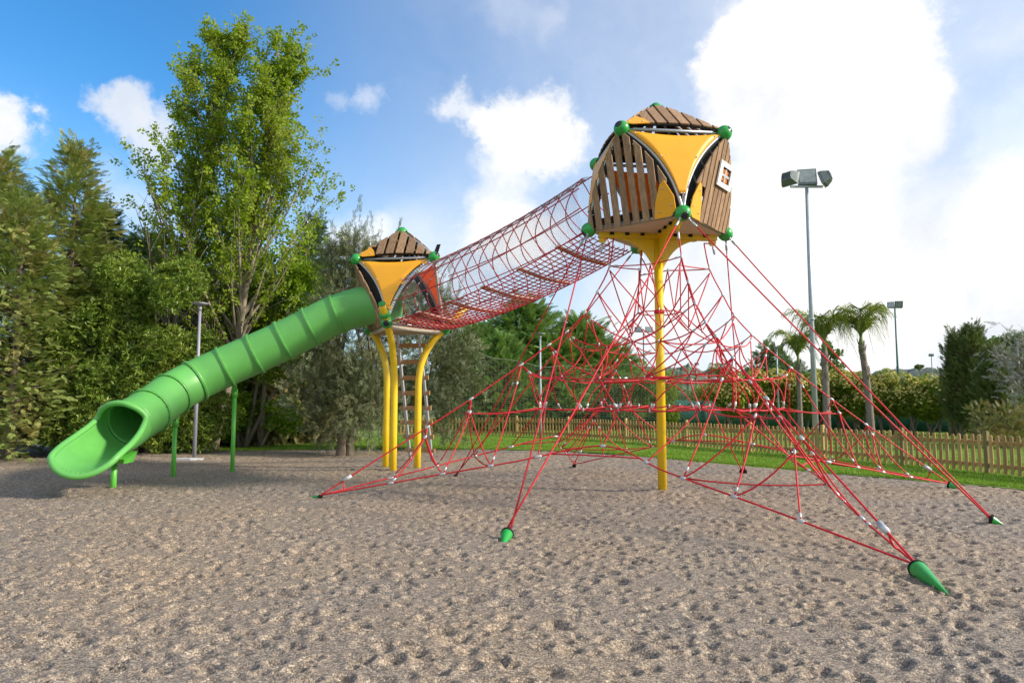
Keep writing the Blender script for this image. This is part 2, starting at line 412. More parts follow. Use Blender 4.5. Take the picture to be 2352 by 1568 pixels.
# footprints and scuffs: a loose scatter of shallow pits, each with a low rim
PIT = .155
pits = [((i + gr.uniform(-.48, .48)) * PIT, 2.4 + (j + gr.uniform(-.48, .48)) * PIT) for j in range(int(24 / PIT)) for i in range(-int((2.4 + j * PIT) * .84 / PIT) - 1, int((2.4 + j * PIT) * .84 / PIT) + 2)]
for x0, y0 in pits:
    if gr.random() < .22: continue
    sx = gr.uniform(.026, .062) if gr.random() < .93 else gr.uniform(.06, .085); sy = sx * gr.uniform(.6, 1.0); dd = gr.uniform(.018, .055) * (.4 + sx * 13); th = gr.normal(0, .5); ct_, st_ = math.cos(th), math.sin(th)
    i0, i1 = np.searchsorted(dep, [y0 - 3 * sx - .01, y0 + 3 * sx + .01])
    if i1 <= i0: continue
    t0, t1 = np.searchsorted(tx, [(x0 - 3 * sx) / max(y0, .1) - .02, (x0 + 3 * sx) / y0 + .02])
    if t1 <= t0: continue
    dx, dy = XX[i0:i1, t0:t1] - x0, YY[i0:i1, t0:t1] - y0
    q = ((dx * ct_ + dy * st_) / sx) ** 2 + ((dy * ct_ - dx * st_) / sy) ** 2
    ZZ[i0:i1, t0:t1] += -dd * np.exp(-q * .5) + dd * .38 * np.exp(-(np.sqrt(q) - 1.8) ** 2 * 2.2)
# the gravel is heaped a little under the slide tower, round the posts and along the tree edge
for cx0, cy0, s0, h0 in ((-2.8, 17.0, 1.2, .10), (2.82, 13.2, .28, .05), (-6.6, 16.3, .3, .03), (-8.1, 13.3, .35, .03), (-7.5, 15.4, .3, .03), (-12, 22, 3.0, .10)):
    ZZ += h0 * np.exp(-((XX - cx0) ** 2 + (YY - cy0) ** 2) / (2 * s0 * s0))
near_edge = np.clip((rr0 * k - lim + .9) / .9, 0, 1)
ZZ = ZZ * (1 - .75 * near_edge) + .010
idx = np.arange(rows * cols).reshape(rows, cols)
Fq = np.stack([idx[:-1, :-1], idx[:-1, 1:], idx[1:, 1:], idx[1:, :-1]], -1).reshape(-1, 4)
# drop the cells collapsed on the edge
ok = ~((k[:-1, :-1] < 1) & (k[:-1, 1:] < 1) & (k[1:, 1:] < 1) & (k[1:, :-1] < 1)).reshape(-1)
def gravel_mat():
    m, nt, b = new_mat('pea_gravel')
    g = N(nt, 'ShaderNodeNewGeometry')
    vo = N(nt, 'ShaderNodeTexVoronoi'); vo.inputs['Scale'].default_value = 95; nt.links.new(g.outputs['Position'], vo.inputs['Vector'])
    vo2 = N(nt, 'ShaderNodeTexVoronoi'); vo2.inputs['Scale'].default_value = 46; nt.links.new(g.outputs['Position'], vo2.inputs['Vector'])
    sx_ = N(nt, 'ShaderNodeSeparateColor'); nt.links.new(vo.outputs['Color'], sx_.inputs[0])
    sx2 = N(nt, 'ShaderNodeSeparateColor'); nt.links.new(vo2.outputs['Color'], sx2.inputs[0])
    av = N(nt, 'ShaderNodeMath', operation='MULTIPLY_ADD'); av.inputs[1].default_value = .72
    md = N(nt, 'ShaderNodeMath', operation='MULTIPLY'); md.inputs[1].default_value = .28
    nt.links.new(sx2.outputs[0], md.inputs[0]); nt.links.new(sx_.outputs[0], av.inputs[0]); nt.links.new(md.outputs[0], av.inputs[2])
    cr = N(nt, 'ShaderNodeValToRGB'); e = cr.color_ramp
    e.elements[0].position = 0; e.elements[0].color = (.060, .054, .048, 1)
    e.elements[1].position = 1; e.elements[1].color = (.60, .52, .41, 1)
    for p_, c_ in ((.28, (.150, .125, .102, 1)), (.5, (.235, .194, .152, 1)), (.72, (.335, .272, .206, 1))):
        x = e.elements.new(p_); x.color = c_
    nt.links.new(av.outputs[0], cr.inputs[0])
    no = N(nt, 'ShaderNodeTexNoise'); no.inputs['Scale'].default_value = .35; no.inputs['Detail'].default_value = 5; nt.links.new(g.outputs['Position'], no.inputs['Vector'])
    mr = N(nt, 'ShaderNodeMapRange'); mr.inputs[1].default_value = .35; mr.inputs[2].default_value = .68
    nt.links.new(no.outputs['Fac'], mr.inputs[0])
    mx = N(nt, 'ShaderNodeMix', data_type='RGBA', blend_type='MULTIPLY'); mx.inputs[0].default_value = 1
    wc = N(nt, 'ShaderNodeMix', data_type='RGBA'); wc.inputs[6].default_value = (.90, .90, .93, 1); wc.inputs[7].default_value = (1.12, 1.03, .92, 1)
    nt.links.new(mr.outputs[0], wc.inputs[0]); nt.links.new(cr.outputs[0], mx.inputs[6]); nt.links.new(wc.outputs[2], mx.inputs[7])
    nt.links.new(mx.outputs[2], b.inputs['Base Color']); b.inputs['Roughness'].default_value = .75; b.inputs['Specular IOR Level'].default_value = .3
    ad = N(nt, 'ShaderNodeMath', operation='ADD'); nt.links.new(vo.outputs['Distance'], ad.inputs[0]); nt.links.new(vo2.outputs['Distance'], ad.inputs[1])
    bp = N(nt, 'ShaderNodeBump', invert=True); bp.inputs['Strength'].default_value = .55; bp.inputs['Distance'].default_value = .010
    nt.links.new(ad.outputs[0], bp.inputs['Height']); nt.links.new(bp.outputs[0], b.inputs['Normal'])
    return m
M['gravel'] = gravel_mat()
V = np.stack([XX, YY, ZZ], -1).reshape(-1, 3)
o = np_mesh('gravel_ground', V, Fq[ok], M['gravel'], smooth=True); tag(o, kind='structure')

def lawn_mat():
    m, nt, b = new_mat('lawn_grass')
    g = N(nt, 'ShaderNodeNewGeometry')
    no = N(nt, 'ShaderNodeTexNoise'); no.inputs['Scale'].default_value = 1.2; no.inputs['Detail'].default_value = 8; no.inputs['Roughness'].default_value = .7
    nt.links.new(g.outputs['Position'], no.inputs['Vector'])
    cr = N(nt, 'ShaderNodeValToRGB'); e = cr.color_ramp
    e.elements[0].position = .3; e.elements[0].color = (.07, .14, .012, 1); e.elements[1].position = .72; e.elements[1].color = (.22, .34, .030, 1)
    x = e.elements.new(.5); x.color = (.13, .24, .018, 1)
    nt.links.new(no.outputs['Fac'], cr.inputs[0]); nt.links.new(cr.outputs[0], b.inputs['Base Color']); b.inputs['Roughness'].default_value = .8
    b.inputs['Specular IOR Level'].default_value = .2
    n2_ = N(nt, 'ShaderNodeTexNoise'); n2_.inputs['Scale'].default_value = 40; n2_.inputs['Detail'].default_value = 5; nt.links.new(g.outputs['Position'], n2_.inputs['Vector'])
    bp = N(nt, 'ShaderNodeBump'); bp.inputs['Strength'].default_value = .8; bp.inputs['Distance'].default_value = .05
    nt.links.new(n2_.outputs['Fac'], bp.inputs['Height']); nt.links.new(bp.outputs[0], b.inputs['Normal'])
    return m
M['lawn'] = lawn_mat()
M['soil'] = plain('litter_soil', (.20, .145, .09), .9, var=.4, scale=3.0, dirt=(.10, .075, .05), dscale=8, damt=.8, bump=.6, bscale=30)
# lawn: from the gravel edge out to the far side
er = np.linspace(0, 1, 40) ** 1.6
LV = []
sel = [i for i in range(len(edge))]
aa = np.linspace(eang[0], eang[-1], 160)
L0 = np.interp(aa, eang, edist)
for t in er:
    dist = (L0 - .25) * (1 - t) + 70 * t
    xs, ys = np.sin(aa) * dist, np.cos(aa) * dist
    zs = .024 + .015 * np_noise(xs, ys, 21, 3, .5)
    LV.append(np.stack([xs, ys, zs], -1))
LV = np.array(LV); ix = np.arange(40 * 160).reshape(40, 160)
LF = np.stack([ix[:-1, :-1], ix[:-1, 1:], ix[1:, 1:], ix[1:, :-1]], -1).reshape(-1, 4)
o = np_mesh('lawn', LV.reshape(-1, 3), LF, M['lawn'], smooth=True); tag(o, kind='structure')
# the wide ground under everything, out to the horizon
me = bpy.data.meshes.new('ground')
me.from_pydata([(-6000, -6000, -.22), (6000, -6000, -.22), (6000, 6000, -.22), (-6000, 6000, -.22)], [], [(0, 1, 2, 3)])
M['field'] = plain('field_ground', (.12, .15, .05), .9, var=.4, scale=.02)
o = link_mesh(me, 'ground', None, M['field']); tag(o, kind='structure')
# litter under the trees on the left
pts = [gnd(x, y) for x, y in ((-500, 1072), (-160, 1062), (0, 1056), (120, 1049), (260, 1048), (340, 1052), (440, 1049), (500, 1040), (520, 1022), (520, 1004), (300, 1000), (-500, 1000))]
mb = MB(); mb.add([(p.x, p.y, .062 if i < 8 else .07) for i, p in enumerate(pts)], [tuple(range(len(pts)))])
o = mb.build('soil_bed', M['soil']); tag(o, kind='structure')

# grass blades along the near strip of the lawn
def blades(n):
    r = np.random.default_rng(9); a = r.uniform(eang[3], eang[-2], n)
    d = np.interp(a, eang, edist) - .06 + 7.5 * r.random(n) ** 1.7
    xs, ys = np.sin(a) * d, np.cos(a) * d
    h = r.uniform(.025, .075, n); w = r.uniform(.006, .012, n); th = r.uniform(0, 6.28, n)
    lx, ly = r.normal(0, .025, n), r.normal(0, .025, n)
    z = np.full(n, .018)
    b1 = np.stack([xs + np.cos(th) * w, ys + np.sin(th) * w, z], -1); b2 = np.stack([xs - np.cos(th) * w, ys - np.sin(th) * w, z], -1)
    tp = np.stack([xs + lx, ys + ly, z + h], -1)
    V = np.stack([b1, b2, tp], 1).reshape(-1, 3); return V, np.arange(3 * n).reshape(-1, 3)
M['blade'] = leaf_mat('grass_blades', (.10, .22, .015), (.24, .38, .035), (.28, .32, .06), .3, nscale=.7, hue=.6)
V, Fb = blades(90000)
o = np_mesh('grass', V, Fb, M['blade'], nper=3); tag(o, 'short bright green lawn grass between the gravel and the fence', 'grass', kind='stuff')

# hills on the skyline
def hill(name, D, prof, seed, rough, mat, back):
    n = 420; px = np.linspace(prof[0][0], prof[-1][0], n)
    top = np.interp(px, [p[0] for p in prof], [p[1] for p in prof])
    r = np.random.default_rng(seed); V = []
    for j in range(n):
        p = at(px[j], top[j], D); V.append(p)
    xs = np.array([p.x for p in V]); zs = np.array([p.z for p in V])
    nz = np_noise(xs / D * 60, xs * 0 + seed, seed, 6, 1.0, .62) * rough
    rows_ = 9; A = []
    for i in range(rows_):
        t = i / (rows_ - 1)
        yy = D + back * (t ** 1.0 - 1); hh = (zs + nz) * math.sin(t * math.pi / 2) ** 1.1 + np_noise(xs / D * 90 + i * 7, xs * 0 + i, seed + i, 4, 1.0) * rough * .5 * (t > 0)
        A.append(np.stack([xs * (yy / D), np.full(n, yy), hh - .5 * (1 - t)], -1))
    A = np.array(A); ix = np.arange(rows_ * n).reshape(rows_, n)
    Fh = np.stack([ix[:-1, :-1], ix[:-1, 1:], ix[1:, 1:], ix[1:, :-1]], -1).reshape(-1, 4)
    o = np_mesh(name, A.reshape(-1, 3), Fh, mat, smooth=False); tag(o, kind='structure')
M['hill'] = plain('far_hill_scrub', (.050, .075, .060), .95, var=.5, scale=.03, dirt=(.10, .10, .07), dscale=.012, damt=.6)
M['hill2'] = plain('near_hill_scrub', (.055, .09, .040), .95, var=.5, scale=.06, dirt=(.12, .13, .06), dscale=.03, damt=.7)
hill('far_hills', 900, [(-700, 850), (300, 850), (1300, 852), (1420, 846), (1560, 850), (1700, 851), (1900, 854), (1990, 855), (2050, 850), (2150, 846), (2200, 844), (2320, 846), (3100, 848)], 4, 7, M['hill'], 250)
hill('wooded_slope', 330, [(900, 890), (1300, 868), (1430, 858), (1500, 846), (1560, 838), (1600, 846), (1660, 868), (1760, 890), (2000, 905), (3000, 905)], 8, 4, M['hill2'], 120)
# ================================================================== THE PLAY STRUCTURE
TC, TZ, TR, TH, TT, TYAW = Vector((2.820, 13.220, 0)), 4.961, 1.363, 1.628, .797, .1144     # four-cornered cabin on the mast
SC, SZ, SR, SH, ST, SYAW = Vector((-2.731, 16.979, 0)), 3.505, 1.114, 1.602, .756, -.1316   # three-cornered cabin with the slide
BALL_R = .142

class Cabin:
    def __init__(s, C, n, z0, r, zh, zt, yaw, bow=.12, bulge=.035):
        s.C, s.n, s.z0 = C, n, z0
        s.low, s.up = [], []
        for k in range(n):
            a = R(-90 + 360 * k / n) + yaw; b = a + R(180 / n)
            s.low.append(C + Vector((r * math.cos(a), r * math.sin(a), z0)))
            s.up.append(C + Vector((r * math.cos(b), r * math.sin(b), z0 + zh)))
        s.top = C + Vector((0, 0, z0 + zh + zt)); s.bow, s.bulge = bow, bulge
        s.mid = C + Vector((0, 0, z0 + zh * .6))
    def edge(s, lo, up, third, n=15):
        """side tube from a low corner to an upper corner, bowed into the panel whose third corner is `third`"""
        m = (lo + up) / 2; d = up - lo; L = d.length; d.normalize()
        t = third - m; t = t - d * t.dot(d); t.normalize()
        o = m - s.mid; o = o - d * o.dot(d); o.normalize()
        m2 = m + t * (s.bow * L) + o * (s.bulge * L)
        return bez(lo, m2 * 2 - m, up, n)
    def redge(s, up, n=11):
        m = (up + s.top) / 2; d = (s.top - up); L = d.length; d.normalize(); o = m - s.mid; o = o - d * o.dot(d); o.normalize()
        return bez(up, m + o * (.032 * L) * 2, s.top, n)

def resample(path, t0, t1, n):
    P = [Vector(p) for p in path]; m = len(P) - 1; out = []
    for i in range(n):
        t = (t0 + (t1 - t0) * i / (n - 1)) * m; k = min(int(t), m - 1); out.append(P[k].lerp(P[k + 1], t - k))
    return out
def bolts(mb, pts, nrm, r=.014):
    for p in pts:
        mb.tube([Vector(p), Vector(p) + Vector(nrm).normalized() * .012], r, 8)

def down_panel(cab, root, lo, u0, u1, mat, name='panel', inset=.012, t_lo=.17, tabs=False, side=1):
    """concave triangular sheet between two upper corners and one low corner"""
    e0 = cab.edge(lo, u0, u1); e1 = cab.edge(lo, u1, u0)
    nrm = (u1 - u0).cross(lo - u0); nrm.normalize()
    if nrm.dot((lo + u0 + u1) / 3 - cab.mid) < 0: nrm = -nrm
    A = resample(e0, t_lo, .945, 18); B = resample(e1, t_lo, .945, 18)
    G = []
    for i, (a, b) in enumerate(zip(A, B)):
        w = (b - a); L = w.length; w.normalize()
        i1 = inset; i0 = inset
        if tabs:
            i1 = inset + .085 * math.sin(math.pi * min(1, max(0, (i / 17 - .02) / .96))) * L / 1.5 + .03
        aa, bb = a + w * i0, b - w * i1
        row = []
        for j in range(9):
            q = j / 8; p = aa.lerp(bb, q)
            if i >= 16: p = p + Vector((0, 0, -.030 * math.sin(math.pi * q) * (i - 15)))
            row.append(p + nrm * .036)
        G.append(row)
    mb = MB(); mb.sheet(G, .018, nrm, smooth=True)
    if tabs:
        for t in (.02, .47, .93):
            i = int(round(t * 17)); a = G[i][8]; b = resample(e1, t_lo + (.91 - t_lo) * t, t_lo + (.91 - t_lo) * t, 2)[0] + nrm * .03
            mb.beam(a - (b - a) * .25, b, .11, .02, nrm)
    p = mb.build(name, mat, root)
    bm_ = MB()
    for i, j in ((0, 2), (0, 6), (9, 0), (9, 8), (16, 0), (16, 8)):
        q = G[i][j]; c = G[i][4]; d = (c - q); 
        if d.length > .01: q = q + d.normalized() * .05
        bolts(bm_, [q + nrm * .018], nrm)
    tag(bm_.build('bolt_heads', M['alu'], p), kind='stuff')
    return p

def slat_face(cab, root, a, b, apex, curves, n_slats, gap=.3, corner=None, roof=False, name='slat_panel', window=False, skip=None, cut=None):
    """slats laid along the median of the triangle a-b-apex, behind a black batten that follows the edges"""
    nrm = (b - a).cross(apex - a).normalized(); cen = (a + b + apex) / 3
    if nrm.dot(cen - cab.mid) < 0: nrm = -nrm
    O = (a + b) / 2; X = (b - a); W = X.length; X = X / W; Yd = apex - O; H = Yd.length; Yd = Yd / H
    # skew coordinates: p = O + x X + y Yd
    c = X.dot(Yd)
    def xy(p):
        d = p - O; dx, dy = d.dot(X), d.dot(Yd); det = 1 - c * c
        return ((dx - c * dy) / det, (dy - c * dx) / det, d.dot(nrm))
    Lc = [xy(p) for p in curves[0]]; Rc = [xy(p) for p in curves[1]]
    def ytop(x):
        cv = Lc if x < 0 else Rc; best = 0
        for p, q in zip(cv[:-1], cv[1:]):
            if (p[0] - x) * (q[0] - x) <= 0 and abs(p[0] - q[0]) > 1e-6:
                best = max(best, p[1] + (q[1] - p[1]) * (x - p[0]) / (q[0] - p[0]))
        return best
    def at_y(cv, y):
        for p, q in zip(cv[:-1], cv[1:]):
            if (p[1] - y) * (q[1] - y) <= 0 and abs(q[1] - p[1]) > 1e-9:
                k_ = (y - p[1]) / (q[1] - p[1]); return p[0] + (q[0] - p[0]) * k_, p[2] + (q[2] - p[2]) * k_
        return (cv[0][0], cv[0][2]) if y <= cv[0][1] else (cv[-1][0], cv[-1][2])
    def hgt(x, y):   # the face runs from one edge tube to the other with a slight belly
        return .012 * W * max(0, 1 - (2 * x / W) ** 2) + (.03 * W * max(0, 1 - (2 * x / W) ** 2) if roof else 0)
    def pt(x, y, off=0): return O + X * x + Yd * y + nrm * (hgt(x, y) + off)
    mb = MB(); xe = .5 * W * 1.02; pitch = 2 * xe / n_slats
    r_ = random.Random(int(abs(a.x * 100) + abs(apex.z * 10)) + n_slats)
    corner_x = None
    for i in range(n_slats):
        x0 = -xe + pitch * (i + gap / 2); x1 = -xe + pitch * (i + 1 - gap / 2)
        ins = .035
        yt0, yt1 = ytop(x0) - ins, ytop(x1) - ins
        y0 = -.03 + r_.uniform(-.012, .012) if not roof else .05
        if corner:
            sgn = corner
            xm = (x0 + x1) / 2 * sgn
            if xm > .26 * W: y0 = .34 * H
            if max(yt0, yt1) < y0 + .10: continue
        if max(yt0, yt1) < .16 * H: continue
        yt0, yt1 = max(yt0, y0 + .03), max(yt1, y0 + .03)
        if skip and skip(i): continue
        m = 7; G = []
        for j in range(m):
            q = j / (m - 1); G.append([pt(x0, y0 + (yt0 - y0) * q, .03), pt(x1, y0 + (yt1 - y0) * q, .03)])
        if cut:
            lo_, hi_, cx_ = cut
        mb.sheet(G, .026, nrm, smooth=False)
    part = mb.build(name, M['slat'], root)
    bb = MB()
    for cv, sg in ((Lc, 1), (Rc, -1)):
        G = []
        for q in cv[:-1] if not roof else cv:
            x, y, zz = q
            G.append([O + X * (x + sg * .02) + Yd * y + nrm * (zz + .012), pt(x + sg * .19 * (1 - .6 * max(0, y / H - .6)), y - .03, -.005)])
        bb.sheet(G, .022, nrm, smooth=False)
    bb.sheet([[pt(-.44 * W + .88 * W * q, .03, -.005), pt(-.44 * W + .88 * W * q, .17, -.005)] for q in [i / 8 for i in range(9)]], .022, nrm, smooth=False)
    bb.build('backing_batten', M['black'], part)
    bo = MB()
    for cv, sg in ((Lc, 1), (Rc, -1)):
        for t in (.2, .42, .62, .8):
            q = cv[int(t * (len(cv) - 1))]; bolts(bo, [pt(q[0] + sg * .09, q[1] - .02, .017)], nrm)
    tag(bo.build('bolt_heads', M['alu'], part), kind='stuff')
    if corner:
        sg = corner; cv = Rc if sg > 0 else Lc
        poly = [(sg * .24 * W, -.03), (sg * .27 * W, .16 * H), (sg * .33 * W, .33 * H)]
        yb = ytop(sg * .385 * W) - .05
        poly += [(sg * .375 * W, min(.37 * H, yb)), (sg * .45 * W, max(.12 * H, ytop(sg * .45 * W) - .06)), (sg * .455 * W, .05 * H), (sg * .40 * W, -.02)]
        cb = MB(); P3 = [pt(x, y, .062) for x, y in poly]
        cb.slab(P3 if sg > 0 else P3[::-1], nrm, .018)
        cp_ = cb.build('corner_plate', M['yellow_panel'], root)
        b2 = MB(); bolts(b2, [pt(sg * .30 * W, .05 * H, .08), pt(sg * .35 * W, .28 * H, .08), pt(sg * .42 * W, .10 * H, .08)], nrm); tag(b2.build('bolt_heads', M['alu'], cp_), kind='stuff')
    if window:
        wx, wy, hw, hh = .10 * W, .56 * H, .165 * W, .135 * H
        fr = MB()
        for (x0, x1, y0, y1) in ((-hw, hw, hh * .62, hh), (-hw, hw, -hh, -hh * .62), (-hw, -hw * .62, -hh * .62, hh * .62), (hw * .62, hw, -hh * .62, hh * .62)):
            fr.slab([pt(wx + x, wy + y, .075) for x, y in ((x0, y0), (x1, y0), (x1, y1), (x0, y1))], nrm, .03)
        w_ = fr.build('window_frame', M['white'], root)
        ib = MB(); k = .60
        ib.slab([pt(wx + x * hw * k, wy + y * hh * k, .059) for x, y in ((-1, -1), (1, -1), (1, 1), (-1, 1))], nrm, .004); ib.build('window_back', M['black'], w_)
        ob = MB(); 
        for x, y in ((-.28, -.24), (.26, -.30), (-.26, .28), (.25, .26)):
            ob.slab([pt(wx + (x + dx) * hw, wy + (y + dy) * hh, .065) for dx, dy in ((-.20, -.20), (.20, -.20), (.20, .20), (-.20, .20))], nrm, .006)
        ob.build('orange_window_light', M['orange'], w_)
        xb = MB()
        xb.slab([pt(wx + x, wy + y, .074) for x, y in ((-hw * .1, -hh * .52), (hw * .1, -hh * .52), (hw * .1, hh * .52), (-hw * .1, hh * .52))], nrm, .008)
        xb.slab([pt(wx + x, wy + y, .0765) for x, y in ((-hw * .55, -hh * .1), (hw * .55, -hh * .1), (hw * .55, hh * .1), (-hw * .55, hh * .1))], nrm, .008)
        xb.build('window_cross', M['alu'], w_)
    return part

def corner_ball(root, p, cab, eye=True, out=None):
    mb = MB(); mb.ball(p, BALL_R, 28, 18); b = mb.build('corner_ball', M['green_ball'], root)
    if eye:
        d = out if out is not None else (p - cab.mid); d = Vector(d).normalized()
        pl = MB(); u = d.orthogonal().normalized(); w = d.cross(u); rings = []
        vs, fs = [p + d * (BALL_R * 1.03)], []
        for i, ang in enumerate((14, 27, 31)):
            rr = BALL_R * (1.028 if i < 2 else .99)
            for k in range(24):
                t = 2 * math.pi * k / 24
                vs.append(p + (d * math.cos(R(ang)) + (u * math.cos(t) + w * math.sin(t)) * math.sin(R(ang))) * rr)
        for k in range(24): fs.append((0, 1 + k, 1 + (k + 1) % 24))
        for i in range(2):
            for k in range(24): fs.append((1 + i * 24 + k, 1 + (i + 1) * 24 + k, 1 + (i + 1) * 24 + (k + 1) % 24, 1 + i * 24 + (k + 1) % 24))
        pl.add(vs, fs, True); pl.build('ball_plug', M['black_plug'], b)
    return b

# ------------------------------------------------------------------ tall cabin on one mast
T = Cabin(TC, 4, TZ, TR, TH, TT, TYAW)
tower = thing('climbing_tower', TC, 'tall slatted play cabin on a single yellow mast above the rope net', 'play tower')
mb = MB(); mb.tube([TC + Vector((0, 0, -.35)), TC + Vector((0, 0, TZ - .12))], .084, 28); mast = mb.build('mast', M['yellow_post'], tower)
# beams on the diagonals and the gusset fins
bmz = TZ - .13
mb = MB()
for k in range(2):
    a, b = T.low[k], T.low[k + 2]; mb.beam(a.lerp(b, .07) + Vector((0, 0, -.10 + .004 * k)), b.lerp(a, .07) + Vector((0, 0, -.10 + .004 * k)), .11, .10)
mb.build('cross_beam', M['yellow_post'], tower)
for k in range(4):
    d = (T.low[k] - T.low[(k + 2) % 4]).normalized(); sd_ = d.cross(Vector((0, 0, 1)))
    P = []
    zt = TZ - .15
    outer = bez(TC + d * .83 + Vector((0, 0, zt)), TC + d * .30 + Vector((0, 0, zt - .04)), TC + d * .075 + Vector((0, 0, zt - .62)), 14)
    P = [TC + d * .05 + Vector((0, 0, zt))] + outer + [TC + d * .05 + Vector((0, 0, zt - .62))]
    mb = MB(); mb.slab([p - sd_ * .009 for p in P], sd_, .018); mb.build('gusset_fin', M['yellow_post'], tower)
    # eye lug at the end of the beam
    lug = TC + d * (TR * .80) + Vector((0, 0, TZ - .17)); mb = MB(); mb.slab([lug + d * (.075 * math.cos(t)) + Vector((0, 0, .075 * math.sin(t) - .01)) - sd_ * .012 for t in [2 * math.pi * i / 14 for i in range(14)]], sd_, .024)
    mb.build('rope_lug', M['yellow_post'], tower)
fl = [TC + (p - TC) * .97 for p in T.low]
mb = MB(); mb.slab([Vector((p.x, p.y, TZ - .045)) for p in fl], (0, 0, 1), .035); mb.build('floor_plate', M['floor'], tower)
mb = MB()
for k in range(2):
    a, b = T.low[k], T.low[k + 2]; d = (b - a).normalized(); s_ = d.cross(Vector((0, 0, 1)))
    for t in (.16, .27, .38, .62, .73, .84):
        for q in (-1, 1): mb.box(a.lerp(b, t) + s_ * (.07 * q) + Vector((0, 0, -.072)), (.07, .05, .045), Matrix((d, s_, Vector((0, 0, 1)))).transposed())
tag(mb.build('floor_clips', M['black'], tower), kind='stuff')
mb = MB()
for k in range(4):
    mb.tube([T.low[k], T.low[(k + 1) % 4]], .030, 10); mb.tube([T.up[k], T.up[(k + 1) % 4]], .032, 10)
    mb.tube(T.edge(T.low[k], T.up[k], T.up[k - 1]), .032, 10); mb.tube(T.edge(T.low[k], T.up[k - 1], T.up[k]), .032, 10)
    mb.tube(T.redge(T.up[k]), .030, 10)
mb.build('tube_frame', M['frame'], tower)
# low: 0 front, 1 right, 2 back, 3 left; up: 0 front right, 1 back right, 2 back left, 3 front left
def faces(cab, k): return cab.low[k], cab.low[(k + 1) % cab.n], cab.up[k]
def side_curves(cab, k):
    a, b, c = faces(cab, k)
    return [cab.edge(a, c, cab.up[k - 1]), cab.edge(b, c, cab.up[(k + 1) % cab.n])]
down_panel(T, tower, T.low[0], T.up[3], T.up[0], M['yellow_panel'])
down_panel(T, tower, T.low[3], T.up[2], T.up[3], M['yellow_panel'])
down_panel(T, tower, T.low[1], T.up[0], T.up[1], M['yellow_panel'])
down_panel(T, tower, T.low[2], T.up[1], T.up[2], M['orange'])
a, b, c = faces(T, 3); slat_face(T, tower, a, b, c, side_curves(T, 3), 10, gap=.34, corner=1)
a, b, c = faces(T, 0); p = slat_face(T, tower, a, b, c, side_curves(T, 0), 11, gap=.20, corner=-1, window=True)
a, b, c = faces(T, 1); slat_face(T, tower, a, b, c, side_curves(T, 1), 10, gap=.5)
for k in range(4):
    a, b = T.up[k - 1], T.up[k]
    slat_face(T, tower, a, b, T.top, [T.redge(a), T.redge(b)], 9, gap=.22 if k == 0 else .3, corner=-1 if k == 0 else None, roof=True, name='roof_slats')
# climbing hold sheet seen through the slats
mb = MB(); q = [T.low[2].lerp(T.low[1], .18) + Vector((0, 0, .15)), T.low[2].lerp(T.low[1], .62) + Vector((0, 0, .15)), T.low[2].lerp(T.low[1], .5) + Vector((0, 0, 1.05)), T.low[2].lerp(T.low[1], .18) + Vector((0, 0, 1.05))]
inn = (TC - (T.low[1] + T.low[2]) / 2); inn.z = 0; inn.normalize()
mb.slab([x + inn * .14 for x in q], inn, .018); mb.build('inner_panel', M['orange'], tower)
for p in T.low + T.up + [T.top]:
    corner_ball(tower, p, T)

# ------------------------------------------------------------------ low cabin with the slide
S = Cabin(SC, 3, SZ, SR, SH, ST, SYAW)
hut = thing('slide_cabin', SC, 'smaller slatted play cabin on three bent yellow posts, joined to the tube slide', 'play tower')
# low: 0 front, 1 right, 2 left ; up: 0 right, 1 back, 2 left
for k in range(3):
    d = (S.low[k] - SC); d.z = 0; d.normalize()
    foot = SC + d * .46; ball = S.low[k]
    dirn = (d * .70 + Vector((0, 0, .72))).normalized()
    st = .52 if k != 1 else .86
    path = [foot + Vector((0, 0, -.3)), foot + Vector((0, 0, 1.0)), foot + Vector((0, 0, 1.9))]
    path += bez(foot + Vector((0, 0, 2.1)), foot + Vector((0, 0, 2.95)) + d * .02, ball - dirn * .10, 12)[0:]
    path += [ball + dirn * (st * .5), ball + dirn * st]
    mb = MB(); mb.tube(path, .082, 24); po = mb.build('bent_post', M['yellow_post'], hut)
    mb = MB(); mb.tube([ball + dirn * st, ball + dirn * (st + .03)], [.086, .080], 24); mb.build('post_cap', M['green_ball'], po)
    mb = MB(); mb.tube([ball + dirn * .175, ball + dirn * .185, ball + dirn * .27, ball + dirn * .28], [.11, .122, .122, .11], 24); mb.build('post_collar', M['green_ball'], po)
mb = MB()
fl = [SC + Vector(((p - SC).x * .95, (p - SC).y * .95, SZ)) for p in S.low]
mb.slab([Vector((p.x, p.y, SZ - .05)) for p in fl], (0, 0, 1), .035); mb.build('floor_plate', M['floor'], hut)
mb = MB()
for k in range(3):
    a, b = fl[k], fl[(k + 1) % 3]
    mb.beam(a.lerp(b, .02) + Vector((0, 0, -.095)), b.lerp(a, .02) + Vector((0, 0, -.095)), .05, .085)
mb.build('floor_beams', M['floor'], hut)
mb = MB()
for k in range(3):
    mb.tube([S.low[k], S.low[(k + 1) % 3]], .028, 10); mb.tube([S.up[k], S.up[(k + 1) % 3]], .03, 10)
    mb.tube(S.edge(S.low[k], S.up[k], S.up[k - 1]), .032, 10); mb.tube(S.edge(S.low[k], S.up[k - 1], S.up[k]), .032, 10)
    mb.tube(S.redge(S.up[k]), .03, 10)
mb.build('tube_frame', M['frame'], hut)
down_panel(S, hut, S.low[0], S.up[2], S.up[0], M['yellow_panel'], tabs=True)
down_panel(S, hut, S.low[1], S.up[0], S.up[1], M['orange'])
down_panel(S, hut, S.low[2], S.up[1], S.up[2], M['yellow_panel'])
a, b, c = faces(S, 2); slat_face(S, hut, a, b, c, side_curves(S, 2), 10, gap=.3)
